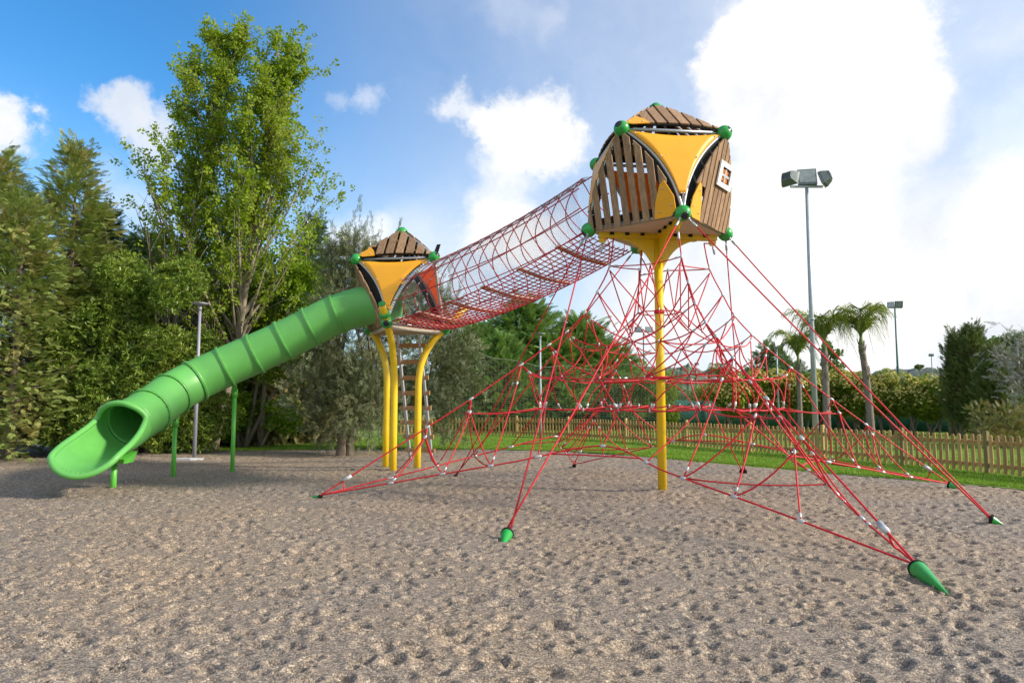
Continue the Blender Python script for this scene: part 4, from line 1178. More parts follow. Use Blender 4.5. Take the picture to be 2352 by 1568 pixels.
def lamp_post(px, base, Y=None, H=4.62, label='', dark=False, root_name='lamp_post', top=True):
    g_ = gnd(px, base) if Y is None else at(px, base, Y)
    g_.z = 0
    t = thing(root_name, g_, label, 'lamp post', 'slim garden lamp posts')
    mb = MB(); mb.tube([g_ + Vector((0, 0, -.1)), g_ + Vector((0, 0, H * .52)), g_ + Vector((0, 0, H * .53)), g_ + Vector((0, 0, H - .22))], [.054, .054, .044, .040], 14); mb.build('pole', M['mast_green'] if False else (M['lamp_grey'] if dark else M['mast']), t)
    c = g_ + Vector((0, 0, H)); mb = MB()
    mb.tube([c + Vector((0, 0, -.24)), c + Vector((0, 0, -.10))], [.06, .045], 12); mb.tube([c + Vector((0, 0, -.11)), c + Vector((0, 0, -.07)), c + Vector((0, 0, -.02)), c + Vector((0, 0, .0))], [.05, .16, .25, .10], 20); mb.build('lamp_head', M['lamp_grey'], t)
lamp_post(446, 1056, label='grey lamp post among the shrubs behind the slide tube', dark=True)
lamp_post(1241.5, 1014, label='grey lamp post on the lawn strip in front of the picket fence')
lamp_post(1263, 983, label='thin grey lamp post behind the fence, right of the one on the lawn')
lamp_post(1790, 995, label='grey lamp post behind the fence, left of the shortest palm')
lamp_post(2350, 1006, label='grey lamp post at the right edge behind the bare twigs', dark=True)

def floodlight(mbh, mbg, mbk, c, yaw, tilt, w, h, bracket_z):
    q = Matrix.Rotation(yaw, 3, 'Z') @ Matrix.Rotation(tilt, 3, 'X')
    def P(x, y, z): return Vector(c) + q @ Vector((x, y, z))
    f_ = [(-w / 2, -.05, -h / 2), (w / 2, -.05, -h / 2), (w / 2, -.05, h / 2), (-w / 2, -.05, h / 2)]; k_ = [(-w * .33, .22, -h * .3), (w * .33, .22, -h * .3), (w * .33, .22, h * .36), (-w * .33, .22, h * .36)]; m_ = [(x, .04, z) for x, y, z in f_]
    vs = [P(*v) for v in f_ + m_ + k_]; fs = [(3, 2, 1, 0), (8, 9, 10, 11)]
    for o in (0, 4): fs += [(o + i, o + (i + 1) % 4, o + 4 + (i + 1) % 4, o + 4 + i) for i in range(4)]
    mbh.add(vs, fs)
    for i in range(7):
        x = -w * .3 + w * .6 * i / 6; mbh.add([P(x - .006, .06, -h * .34), P(x + .006, .06, -h * .34), P(x + .006, .25, -h * .2), P(x - .006, .25, -h * .2), P(x - .006, .06, h * .4), P(x + .006, .06, h * .4), P(x + .006, .26, h * .34), P(x - .006, .26, h * .34)], [(0, 1, 2, 3), (7, 6, 5, 4), (0, 4, 5, 1), (3, 2, 6, 7), (1, 5, 6, 2), (0, 3, 7, 4)])
    mbg.slab([P(x * .86, -.062, z * .82 + .01) for x, y, z in f_], q @ Vector((0, 1, 0)), .008)
    for sx in (-1, 1): mbk.beam(P(sx * (w / 2 + .02), .03, 0), Vector((P(sx * (w / 2 + .02), .03, 0).x, P(sx * (w / 2 + .02), .03, 0).y, bracket_z)), .02, .04)
    a, b = P(-(w / 2 + .02), .03, 0), P(w / 2 + .02, .03, 0); mbk.beam(Vector((a.x, a.y, bracket_z)), Vector((b.x, b.y, bracket_z)), .03, .02)
def mast_light(g_, H, heads, label, green=False, bar=.9, name='floodlight_mast', rb=.095, rt=.05):
    t = thing(name, (g_.x, g_.y, 0), label, 'floodlight mast')
    g0 = Vector((g_.x, g_.y, 0)); mb = MB(); mb.tube([g0 + Vector((0, 0, -.2)), g0 + Vector((0, 0, H * .55)), g0 + Vector((0, 0, H))], [rb, (rb + rt) / 2 - .005, rt], 18)
    mb.tube([g0 + Vector((0, 0, H * .50)), g0 + Vector((0, 0, H * .50 + .06))], rb * .98, 14); mb.box(g0 + Vector((-rb * .9, -.03, H * .50)), (.05, .07, .12)); mb.build('pole', M['mast_green'] if green else M['mast'], t)
    mb = MB(); mb.box(g0 + Vector((0, 0, H + .03)), (bar, .07, .06)); mb.build('cross_bar', M['mast_green'] if green else M['mast'], t)
    for dx, dz, yaw, tilt, w, h in heads:
        mh, mg, mk = MB(), MB(), MB(); floodlight(mh, mg, mk, g0 + Vector((dx, 0, H + dz)), yaw, tilt, w, h, H + .07)
        hd = mh.build('floodlight', M['lamp_body'], t); mg.build('glass', M['lamp_glass'], hd); mk.build('bracket', M['mast'], hd)
gm = gnd(1886, 1052); gm.y += .35; gm.x += .02
Hm = (at(1863, 431, gm.y)).z
mast_light(gm, Hm, [(-.50, .27, R(125), R(18), .52, .40), (.02, .33, R(-12), R(-14), .56, .54), (.52, .27, R(-125), R(18), .52, .40)], 'tall grey mast with three floodlights standing by the picket fence', bar=1.02)
g2 = at(2068, 975, 46); mast_light(g2, at(2055, 708, 46).z, [(-.27, .22, R(-32), R(-10), .42, .42), (.27, .27, R(-8), R(12), .50, .44)], 'dark green mast with two floodlights beyond the flowering hedge', True, .95, rb=.085)
g3 = at(1481, 975, 60); mast_light(g3, at(1480, 763, 60).z, [(-.42, .25, R(-10), R(-6), .66, .45), (.50, .25, R(12), R(-6), .66, .45)], 'distant green mast with two floodlights seen through the rope net', True, 1.4, rb=.085)
g4 = at(2145, 930, 95); mast_light(g4, at(2144.5, 818, 95).z, [(0, .15, R(10), R(30), .7, .35)], 'far thin mast with one flat lamp above the hedge', True, .7, rb=.07)
g5 = at(1602, 930, 110); mast_light(g5, at(1602, 838, 110).z, [(0, .15, R(10), R(30), .7, .35)], 'far thin mast seen behind the rope net against the hills', False, .7, rb=.07)

# ball netting strung between the conifers
ntg = thing('ball_net', at(1250, 900, 32), 'fine pale green ball net hanging in front of the conifers', 'netting')
mb = MB(); NU, NVv = 74, 30
def npnt(u, v):
    top = np.interp(u, [0, .25, .5, .75, 1], [785, 833, 846, 838, 872]); x = 1030 + (1640 - 1030) * u; p = at(x, top, 33 + 6 * u); b = at(x, 962, 33 + 6 * u)
    return b.lerp(p, v) + Vector((0, .25 * math.sin(u * 17 + v * 5), .10 * math.sin(u * 31) * v))
for i in range(0, NU + 1): mb.tube([npnt(i / NU, j / 10) for j in range(11)], .0012, 3, caps=False)
for j in range(NVv + 1): mb.tube([npnt(i / 40, j / NVv) for i in range(41)], .0018 if j < NVv else .007, 3, caps=False)
mb.build('netting', M['netgreen'], ntg)
# green windbreak cloth behind the hedge
wb = thing('windbreak_fence', at(1900, 960, 41), 'dark green cloth windbreak fence behind the flowering hedge', 'fence')
M['cloth'] = plain('green_windbreak_cloth', (.015, .10, .075), .8, var=.25, scale=2.5, dirt=(.03, .14, .10), dscale=.8, damt=.6)
xs = [1380 + (2420 - 1380) * i / 26 for i in range(27)]
tp = [at(x, 919 + 2.2 * math.sin(i * 1.3), 42 if x < 1900 else 42 - (x - 1900) * .012) for i, x in enumerate(xs)]
mb = MB(); mb.sheet([[Vector((p.x, p.y + .05 * math.sin(i * 2.2), .02)) for i, p in enumerate(tp)], [Vector((p.x, p.y, p.z * .5)) for p in tp], [p for p in tp]], .01); mb.build('cloth', M['cloth'], wb)
for p in tp[::3]:
    mb = MB(); mb.tube([Vector((p.x, p.y - .06, -.1)), Vector((p.x, p.y - .06, p.z + .08))], .03, 8); mb.build('post', M['mast_green'], wb)
# pale slab at the foot of the lamp post and a dead leaf by the mast
p = gnd(436, 1060); mb = MB(); mb.slab([p + Vector((x, y, .05)) for x, y in ((-.42, -.14), (.10, -.2), (.38, -.05), (.34, .12), (-.1, .2), (-.4, .1))], (0, 0, 1), .05)
o = mb.build('stone_slab', plain('pale_stone', (.52, .52, .54), .8, var=.2)); tag(o, 'pale flat stone slab on the ground by the lamp post behind the slide', 'slab')
p = gnd(1514, 1137); mb = MB(); mb.sheet([[p + Vector((x, y, .03 + .03 * math.sin(x * 14) + .02 * abs(y) * 10)) for x in np.linspace(-.10, .12, 7)] for y in (-.03, 0, .03)], .003)
o = mb.build('dead_leaf', plain('dry_leaf', (.42, .18, .06), .8, var=.3)); tag(o, 'curled brown dead leaf on the gravel in front of the yellow mast', 'leaf')
# ================================================================== TREES AND SHRUBS
def qrot(dirs, ups, roll=None):
    """rotation matrices (n,3,3) whose +Y column is dirs and +Z column is near ups"""
    y = dirs / np.linalg.norm(dirs, axis=1, keepdims=True)
    x = np.cross(y, ups); ln = np.linalg.norm(x, axis=1, keepdims=True); x = np.where(ln < 1e-5, np.array([[1., 0, 0]]), x / np.maximum(ln, 1e-5))
    z = np.cross(x, y)
    if roll is not None:
        c, s = np.cos(roll)[:, None], np.sin(roll)[:, None]; x, z = x * c + z * s, z * c - x * s
    return np.stack([x, y, z], -1)
def scatter(tmplV, tmplF, pos, rot, scale):
    V = np.einsum('nij,tj->nti', rot, tmplV) * scale[:, None, None] + pos[:, None, :]
    nt_ = len(tmplV); Fq = tmplF[None] + (np.arange(len(pos)) * nt_)[:, None, None]
    return V.reshape(-1, 3), Fq.reshape(-1, tmplF.shape[1])
def tmpl(tris):
    V = np.array([p for t in tris for p in t], float); return V, np.arange(len(V)).reshape(-1, len(tris[0]))
def leafq(base, d, L, w, lift=0.0, z=.12):
    """a pointed leaf as a quad"""
    d = np.array(d, float); d /= np.linalg.norm(d); s = np.cross(d, [0, 0, 1.]); ns = np.linalg.norm(s); s = s / ns if ns > 1e-6 else np.array([1., 0, 0])
    b = np.array(base, float); m = b + d * L * .5; up = np.array([0, 0, 1.]) * lift
    return [tuple(b), tuple(m + s * w + up), tuple(b + d * L), tuple(m - s * w + up)]
tr_ = random.Random(4)
# feathery conifer spray: a stem with side shoots, tips drooping a little
ct = []
for i in range(7):
    t = i / 6; y = .12 + .80 * t; L = .42 * (1 - .62 * t) + .06
    for sg in (-1, 1):
        ct.append(leafq((0, y - .06, -.10 * t * t), (sg * .74, .74, -.16 - .1 * tr_.random()), L, .042 + .012 * tr_.random(), .012))
ct.append(leafq((0, 0, 0), (0, 1, -.08), 1.02, .035, .01))
CONV, CONF = tmpl(ct)
# rosette of oblong leaves
rt = []
for i in range(8):
    a = 2 * math.pi * i / 8 + tr_.uniform(-.2, .2); e = tr_.uniform(.15, .8)
    rt.append(leafq((0, 0, 0), (math.cos(a) * math.cos(e), math.sin(e), math.sin(a) * math.cos(e)), tr_.uniform(.8, 1.1), .14, 0))
ROSV, ROSF = tmpl(rt)
# poplar cluster: broad leaves on short stalks
pt_ = []
for i in range(6):
    a = tr_.uniform(0, 6.28); e = tr_.uniform(-.7, .7); d = (math.cos(a) * math.cos(e), math.sin(a) * math.cos(e), math.sin(e)); b = np.array([tr_.uniform(-.7, .7), tr_.uniform(-.8, .8), tr_.uniform(-.7, .7)])
    pt_.append(leafq(b, d, tr_.uniform(.75, 1.05), .34, .05))
POPV, POPF = tmpl(pt_)
# olive twig: narrow leaves along a thin stem
ot = [leafq((0, 0, 0), (0, 1, 0), 1.0, .012)]
for i in range(7):
    y = .12 + .13 * i
    for sg in (-1, 1):
        ot.append(leafq((0, y, 0), (sg * .72, .70, tr_.uniform(-.45, .45)), tr_.uniform(.26, .36), .036))
OLV, OLF = tmpl(ot)
# flower head: a dome of little blossoms
ft = []
for i in range(16):
    a = i * 2.4; r_ = math.sqrt((i + .5) / 16); x, y = r_ * math.cos(a) * .5, r_ * math.sin(a) * .5; z = .42 * (1 - r_ * r_)
    ft.append([(x - .13, z, y - .13), (x + .13, z + .04, y - .12), (x + .12, z, y + .13), (x - .12, z + .05, y + .12)])
FLV, FLF = tmpl(ft)

LM = {
 'con_a': leaf_mat('cypress_foliage', (0.139, 0.223, 0.055), (0.317, 0.372, 0.102), (0.503, 0.354, 0.149), .16, nscale=1.1, hue=.75),
 'con_b': leaf_mat('dark_conifer_foliage', (0.064, 0.135, 0.054), (0.152, 0.231, 0.088), (0.191, 0.208, 0.079), .14, nscale=.9, hue=.5),
 'con_mid': leaf_mat('mid_conifer_foliage', (0.105, 0.228, 0.062), (0.228, 0.351, 0.097), (0.333, 0.351, 0.123), .18, nscale=.5, hue=.6),
 'con_brown': leaf_mat('browned_cypress_foliage', (0.137, 0.153, 0.056), (0.241, 0.241, 0.089), (0.419, 0.225, 0.097), .18, nscale=1.4, hue=.8),
 'pit': leaf_mat('glossy_shrub_leaves', (0.065, 0.145, 0.017), (0.232, 0.304, 0.046), (0.319, 0.348, 0.058), .24, rough=.4, nscale=1.1, hue=.55),
 'pop': leaf_mat('poplar_leaves', (.13, .23, .014), (.32, .40, .030), (.38, .40, .05), .48, nscale=.6, hue=.5),
 'sucker': leaf_mat('bright_thicket_leaves', (0.096, 0.204, 0.012), (0.252, 0.360, 0.026), (0.132, 0.192, 0.024), .36, nscale=.8, hue=.7),
 'olive': leaf_mat('olive_leaves', (.075, .100, .042), (.19, .22, .115), (.27, .24, .12), .2, nscale=1.0, hue=.45),
 'hedge': leaf_mat('hedge_leaves', (.09, .165, .016), (.25, .33, .030), (.38, .40, .045), .42, nscale=.8, hue=.7),
 'flower': leaf_mat('cream_blossom', (.62, .52, .16), (.80, .72, .32), (.50, .50, .10), .35, nscale=1.5, hue=.6),
 'bush': leaf_mat('dark_bush_leaves', (0.072, 0.143, 0.043), (0.186, 0.257, 0.079), (0.243, 0.286, 0.086), .22, nscale=.8, hue=.6),
 'palm': leaf_mat('palm_leaflets', (.10, .16, .022), (.23, .27, .045), (.33, .31, .08), .35, nscale=1.5, hue=.6),
 'grey': leaf_mat('grey_dry_twigs', (0.264, 0.264, 0.240), (0.432, 0.432, 0.396), (0.192, 0.216, 0.156), .1, nscale=1.2, hue=.5),
 'cyp': leaf_mat('upright_cypress_foliage', (0.078, 0.132, 0.039), (0.185, 0.220, 0.070), (0.246, 0.211, 0.088), .14, nscale=1.5, hue=.6),
}
def bake(parts):
    V = []; Fq = []; o = 0
    for v, f in parts: V.append(v); Fq.append(f + o); o += len(v)
    return np.concatenate(V), np.concatenate(Fq)
def limb(mb, P, r0, r1, n=6):
    m = len(P); mb.tube(P, [r0 + (r1 - r0) * (i / (m - 1)) ** .8 for i in range(m)], n)

def conifer(loc, H, Rb, label, mat, seed, nb=150, name='conifer_tree', shape=.85, z_lo=.03, spray=.42, droop=.12, rise=.30, lean=(0, 0), group=None, tip=.0, dens=1.0, plume=1.0):
    """boughs carry separate plumes of feathery sprays, with dark gaps between them"""
    r = np.random.default_rng(seed); root = thing(name, loc, label, 'tree', group)
    mb = MB(); L = Vector(loc); top = Vector((lean[0], lean[1], H))
    limb(mb, [L + top * t + Vector((0, 0, -.15 * (1 - t))) for t in np.linspace(0, 1, 9)], .05 * H ** .5 + .05, .012, 8)
    pos, dr, up, sc = [], [], [], []
    for i in range(nb):
        t = z_lo + (.985 - z_lo) * ((i + r.random()) / nb) ** .92
        az = i * 2.39996 + r.normal(0, .35)
        env = Rb * ((1 - t) ** shape) * (min(1, .62 + 2.0 * t) if z_lo < .15 else 1) + .12 + tip * (1 - t)
        env *= 1 + .24 * math.sin(az * 2 + seed * 1.7 + t * 5) * math.sin(t * 13 + seed)
        ln = env * r.uniform(.62, 1.12) * (1.30 if r.random() < .12 else 1); p0 = L + top * t; P = []
        for q in np.linspace(0, 1, 6):
            P.append(p0 + Vector((math.cos(az) * ln * q, math.sin(az) * ln * q, ln * (rise * q - droop * 2 * q * q + .12 * q ** 3) + t * .30 * q)))
        if ln > .5: limb(mb, P, .012 + .012 * ln, .004, 4)
        outw = (P[5] - P[3]).normalized(); sidev = Vector((-math.sin(az), math.cos(az), 0))
        k_n = max(2, int(round(ln * 1.9)))
        for k_ in range(k_n):
            q = 1 - k_ / max(1, k_n) * .72; a = min(int(q * 5), 4); c = P[a].lerp(P[min(a + 1, 5)], min(1, q * 5 - a)) + sidev * (r.normal(0, .18 * ln) if k_ else r.normal(0, .05))
            pr = plume * spray * r.uniform(.65, 1.15) * (.75 if t > .85 else 1)
            for _ in range(int(dens * 15)):
                fx, fy, fz = r.normal(0, .55), r.normal(0, .6), r.normal(0, .42)
                p = c + outw * (fx * pr) + sidev * (fy * pr) + Vector((0, 0, fz * pr * .8 - .25 * pr * fx * fx))
                d = outw * (.75 + .4 * fx) + sidev * (fy * .75 + r.normal(0, .25)) + Vector((0, 0, .30 * fz + r.normal(.0, .35)))
                pos.append(tuple(p)); dr.append(tuple(d)); up.append((r.normal(0, .4), r.normal(0, .4), 1)); sc.append(spray * r.uniform(.5, 1.1) * (1 if t < .85 else .75))
    for _ in range(int(30 * dens)):
        a = r.uniform(0, 6.28); z_ = H * (1 - .10 * r.random()); pos.append((L.x + lean[0] + r.normal(0, .08), L.y + lean[1] + r.normal(0, .08), z_)); dr.append((math.cos(a) * .6, math.sin(a) * .6, 1)); up.append((r.normal(), r.normal(), .3)); sc.append(spray * r.uniform(.6, 1.0))
    mb.build('trunk', M['bark'], root)
    pos = np.array(pos) - np.array(L); V, Fq = scatter(CONV, CONF, pos, qrot(np.array(dr), np.array(up)), np.array(sc)); np_mesh('crown', V, Fq, mat, root)
    return root

def blob_shrub(loc, blobs, label, mat, seed, n_per, size, name='shrub', tm=(None, None), stems=4, cat='shrub', group=None, flowers=0, inner=.25, stem_mat='bark', upb=.5):
    """crown made of leafy lumps: leaves on the outside of each lump, fewer within"""
    r = np.random.default_rng(seed); root = thing(name, loc, label, cat, group); L = np.array(loc)
    mb = MB()
    for i in range(stems):
        b = blobs[(i * len(blobs)) // stems]; a = r.uniform(0, 6.28); f0 = Vector(loc) + Vector((math.cos(a) * .12 * stems ** .5, math.sin(a) * .12 * stems ** .5, -.1)); tgt = Vector(loc) + Vector(b[0])
        limb(mb, bez(f0, f0.lerp(tgt, .5) + Vector((r.normal(0, .1), r.normal(0, .1), .3)), tgt, 7), .05 + .012 * tgt.z, .012, 6)
    mb.build('stems', M[stem_mat], root)
    pos, dr, sc = [], [], []; fpos, fdr, fsc = [], [], []
    for (c, rad) in blobs:
        rad = np.array(rad if hasattr(rad, '__len__') else (rad, rad, rad)); n = int(n_per * (rad.mean() ** 2) * 4)
        u = r.normal(size=(n, 3)); u /= np.linalg.norm(u, axis=1, keepdims=True); q = np.where(r.random(n) < inner, r.uniform(.3, .85, n), r.uniform(.82, 1.10, n))
        q = q + .12 * np.sin(u[:, 0] * 7 + seed) * np.sin(u[:, 1] * 6 + 1) * np.sin(u[:, 2] * 8)
        p = np.array(c) + u * rad * q[:, None]; keep = p[:, 2] + L[2] > .05; p, u = p[keep], u[keep]
        pos.append(p); dr.append(u + np.array([0, 0, upb]) + r.normal(0, .45, p.shape)); sc.append(size * r.uniform(.65, 1.3, len(p)))
        if flowers:
            m_ = int(flowers * rad.mean() ** 2 * 4); v = r.normal(size=(m_, 3)); v[:, 2] = np.abs(v[:, 2]) * 1.1 - .25; v[:, 1] = -np.abs(v[:, 1]) * .9 + .3 * r.normal(size=m_); v /= np.linalg.norm(v, axis=1, keepdims=True)
            fp_ = np.array(c) + v * rad * 1.06; kk = fp_[:, 2] > 1.2 + 1.5 * r.random(m_); fpos.append(fp_[kk]); fdr.append((v + np.array([0, 0, .5]))[kk]); fsc.append(r.uniform(.06, .13, kk.sum()))
    pos, dr, sc = np.concatenate(pos), np.concatenate(dr), np.concatenate(sc)
    V, Fq = scatter(tm[0], tm[1], pos, qrot(dr, r.normal(size=pos.shape), r.uniform(0, 6.28, len(pos))), sc); np_mesh('crown', V, Fq, mat, root)
    if flowers:
        fpos, fdr, fsc = np.concatenate(fpos), np.concatenate(fdr), np.concatenate(fsc)
        V, Fq = scatter(FLV, FLF, fpos, qrot(fdr, r.normal(size=fpos.shape)), fsc); np_mesh('blossom', V, Fq, LM['flower'], root)
    return root

def poplar(loc, H, tip, label, seed, spread, nbr=62, tex=1.2, lo=.12, leafdens=1.0, side=None, bare=0.0, r0=.17, dense_lo=.25):
    r = np.random.default_rng(seed); root = thing('poplar_tree', loc, label, 'tree'); L = Vector(loc); mb = MB()
    def tr(t): return L + Vector((tip[0] * t ** tex + .12 * math.sin(t * 7 + seed), tip[1] * t + .12 * math.cos(t * 6 + seed), H * t))
    limb(mb, [tr(t) + Vector((0, 0, -.2 * (1 - t))) for t in np.linspace(0, 1, 16)], r0, .012, 9)
    tw = []   # twig end points to hang leaves on
    for i in range(nbr):
        t = lo + (.97 - lo) * ((i + r.random()) / nbr); az = i * 2.39996 + r.normal(0, .4); p0 = tr(t)
        ln = (spread * (1.0 - .74 * t) + .22) * r.uniform(.7, 1.25) * (1.25 if t < .45 else 1.0)
        if side is not None and math.cos(az - side[0]) > .5 and side[2] < t < side[3]: ln *= side[1]
        el = R(r.uniform(58, 78)) if t > .3 else R(r.uniform(50, 66))
        hx, hy = math.cos(az) * math.cos(el), math.sin(az) * math.cos(el); end = p0 + Vector((hx, hy, math.sin(el))) * ln * 1.35
        mid_ = p0.lerp(end, .45) + Vector((hx, hy, 0)) * ln * .16 + Vector((r.normal(0, .08), r.normal(0, .08), 0)); P = bez(p0, mid_, end, 8)
        limb(mb, P, .014 + .022 * ln, .006, 5)
        nt2 = int(3 + ln * 3.6)
        for j in range(nt2):
            q = r.uniform(.25, 1.0); k_ = q * 7; a = min(int(k_), 6); p = P[a].lerp(P[a + 1], k_ - a); d = (P[a + 1] - P[a]).normalized()
            e = p + (d * .8 + Vector((r.normal(0, .55), r.normal(0, .55), .45 + r.normal(0, .25)))) * r.uniform(.35, .85) * (.6 + .25 * ln)
            limb(mb, [p, p.lerp(e, .5) + Vector((r.normal(0, .04), r.normal(0, .04), .03)), e], .009, .004, 3); tw.append((p, e, t))
        tw.append((P[5], P[7], t))
    for _ in range(10): tw.append((tr(.93), tr(1.0) + Vector((r.normal(0, .22), r.normal(0, .22), r.uniform(-.3, .25))), .99))
    mb.build('trunk', M['poplar_bark'], root)
    pos = []
    for p, e, t in tw:
        if r.random() < bare * max(0, 1 - t / .62): continue
        for _ in range(int(leafdens * (9 if t > dense_lo else 5) * r.uniform(.6, 1.4))):
            q = r.uniform(.35, 1.12); pos.append(tuple(p.lerp(e, q) + Vector(tuple(r.normal(0, .10, 3)))))
    pos = np.array(pos) - np.array(L); n = len(pos); rot = qrot(r.normal(size=(n, 3)), r.normal(size=(n, 3)))
    V, Fq = scatter(POPV, POPF, pos, rot, r.uniform(.095, .16, n)); np_mesh('crown', V, Fq, LM['pop'], root)
    return root

def lumps(seed, n, box, rad, top=None):
    r = np.random.default_rng(seed); out = []
    for i in range(n):
        c = [r.uniform(*box[0]), r.uniform(*box[1]), r.uniform(*box[2])]
        if top is not None: c[2] = min(c[2], top(c[0]))
        out.append((tuple(c), r.uniform(*rad)))
    return out
def foot(px, Y): p = at(px, 900, Y); return Vector((p.x, p.y, .02))
def hgt(py, Y): return at(1176, py, Y).z

# ---- left side, front to back
conifer(foot(148, 22.5), hgt(352, 22.5), 2.35, 'tall feathery cypress at the left, its pointed top clear of the others', LM['con_a'], 1, 150, shape=.85, spray=.36, dens=1.5, plume=1.25, lean=(.0, 0))
conifer(foot(-40, 21.5), hgt(372, 21.5), 2.5, 'cypress cut off by the left edge of the picture', LM['con_a'], 2, 140, shape=.8, spray=.36, dens=1.5, plume=1.25)
conifer(foot(30, 20.2), hgt(470, 20.2), 1.75, 'lower cypress at the front left with browned sprays reaching the gravel', LM['con_a'], 3, 135, shape=.6, spray=.32, dens=1.5, plume=1.25, z_lo=.02)
conifer(foot(205, 25), hgt(505, 25), 1.9, 'dark conifer between the tall cypress and the poplar', LM['con_b'], 5, 150, shape=.7, spray=.5)
conifer(foot(315, 27.5), hgt(560, 27.5), 2.2, 'dark conifer standing behind the left poplar', LM['con_b'], 6, 140, shape=.6, spray=.55)
conifer(foot(560, 29), hgt(600, 29), 2.3, 'dark conifer hidden behind the bright thicket', LM['con_b'], 26, 140, shape=.55, spray=.55)
conifer(foot(430, 30), hgt(590, 30), 2.4, 'dark conifer far behind the grey lamp post and the slide', LM['con_b'], 27, 130, shape=.55, spray=.55)
conifer(foot(712, 31), hgt(516, 31), 1.7, 'dark pointed conifer peeping over the olive tree', LM['con_b'], 7, 130, shape=.8, spray=.45)
for i, (px, Y, ty, wid, lab) in enumerate(((215, 21.2, 640, 1.25, 'glossy broadleaf shrub beside the front cypress, left of the slide mouth'), (320, 21.8, 560, 1.3, 'tall glossy broadleaf shrub behind the mouth of the slide'), (425, 22.3, 760, 1.0, 'glossy shrub round the foot of the grey lamp post'))):
    H = hgt(ty, Y); bl = lumps(40 + i, 26, ((-wid, wid), (-.7, .7), (.45, H - .45)), (.45, .75), top=lambda x: H - .45 - .5 * abs(x))
    blob_shrub(foot(px, Y), bl, lab, LM['pit'], 50 + i, 130, .15, 'broadleaf_shrub', (ROSV, ROSF), 5)
poplar(foot(368, 25.0), hgt(12, 25.0) - 1.35, (2.4, 0.2), 'taller pale-barked poplar with bare lower branches, highest tree in the picture', 11, 2.55, 80, tex=1.8, lo=.14, bare=.8, leafdens=.9)
poplar(foot(492, 24.6), hgt(62, 24.6) - 1.3, (2.2, .3), 'second poplar leaning right, its crown just lower than its neighbour', 12, 2.65, 78, tex=1.05, lo=.16, bare=.15, leafdens=.95, side=(R(0), 1.35, .25, .55), r0=.20)
# bright thicket below the poplars
H = hgt(560, 25.5); bl = lumps(60, 34, ((-2.2, 2.3), (-.7, .7), (.8, H - .6)), (.45, .8), top=lambda x: H - .7 - .25 * abs(x + .3))
blob_shrub(foot(580, 26), bl, 'bright green leafy thicket between the poplars and the olive tree', LM['sucker'], 61, 70, .15, 'thicket_shrub', (POPV, POPF), 9, inner=.4, stem_mat='poplar_bark')
conifer(foot(520, 27.5), hgt(840, 27.5), 1.2, 'low shrubby conifer behind the slide leg', LM['con_b'], 28, 90, shape=.4, spray=.36)
for i, (px, Y, ty, wid, lab) in enumerate(((590, 28, 830, 1.5, 'browned low cypress hedge plant under the slide tube'), (655, 28.6, 800, 1.5, 'browned cypress hedge plant nearest the olive trunk'), (730, 29, 780, 1.5, 'browned cypress hedge plant behind the olive trunk'))):
    conifer(foot(px, Y), hgt(ty, Y), wid, lab, LM['con_brown'], 70 + i, 130, name='hedge_conifer', shape=.35, z_lo=.06, spray=.42, droop=.30, rise=.15)
# olives
def olive(px, Y, top, spread, label, seed, trunks, n_l=34, dens=120, zlo=1.3):
    loc = foot(px, Y); H = hgt(top, Y); r = np.random.default_rng(seed)
    root = thing('olive_tree', loc, label, 'tree'); mb = MB()
    bl = []
    for i in range(n_l):
        a = r.uniform(0, 6.28); q = math.sqrt(r.random()); z_ = zlo + (H - zlo - .5) * r.random() ** .9; f_ = math.sin(math.pi * min(1, max(.18, (z_ - zlo + .9) / (H - zlo + .9)))) ** .6
        bl.append((np.array([math.cos(a) * spread[0] * q * f_ + spread[2], math.sin(a) * spread[1] * q * f_, z_]), r.uniform(.42, .78)))
    for (fx_, fy_, hx_, hz_, rad_) in trunks:
        P = catmull([Vector(loc) + Vector((fx_, fy_, -.1)), Vector(loc) + Vector((fx_ * 1.1 + .03, fy_, hz_ * .35)), Vector(loc) + Vector((fx_ + (hx_ - fx_) * .6 - .08, fy_, hz_ * .7)), Vector(loc) + Vector((hx_, fy_, hz_))], 4)
        mb.tube(P, [rad_ * (1.15 - .55 * (i / (len(P) - 1))) * (1 + .12 * math.sin(i * 2.1)) for i in range(len(P))], 10)
        for c, _ in bl[::3]: limb(mb, bez(P[-1], P[-1].lerp(Vector(loc) + Vector(c), .5) + Vector((0, 0, .2)), Vector(loc) + Vector(c), 6), rad_ * .34, .012, 5)
    mb.build('trunk', M['bark'], root)
    pos, dr, sc = [], [], []
    for c, rad in bl:
        n = int(dens * rad * rad * 4); u = r.normal(size=(n, 3)); u /= np.linalg.norm(u, axis=1, keepdims=True); p = c + u * (rad * r.uniform(.45, 1.15, n) ** .7)[:, None]
        k_ = p[:, 2] > .25; pos.append(p[k_]); d = u * .8 + r.normal(0, .5, u.shape) + np.array([0, 0, .35]); dr.append(d[k_]); sc.append(r.uniform(.18, .38, k_.sum()))
    for c, rad in bl:      # long whips above and hanging sprays below
        for _ in range(5):
            p = c + r.normal(0, rad * .5, 3); d = np.array([r.normal(0, .3), r.normal(0, .3), 1.0 if c[2] > H * .6 else -1.0]); pp = p + d * rad * .8
            for t in np.linspace(0, 1, 4): pos.append((pp + d * .5 * t)[None]); dr.append((d + r.normal(0, .2, 3))[None]); sc.append(np.array([.26]))
    pos, dr, sc = np.concatenate(pos), np.concatenate(dr), np.concatenate(sc); ok_ = pos[:, 2] > .2; pos, dr, sc = pos[ok_], dr[ok_], sc[ok_]
    V, Fq = scatter(OLV, OLF, pos, qrot(dr, r.normal(size=pos.shape)), sc); np_mesh('crown', V, Fq, LM['olive'], root); return root
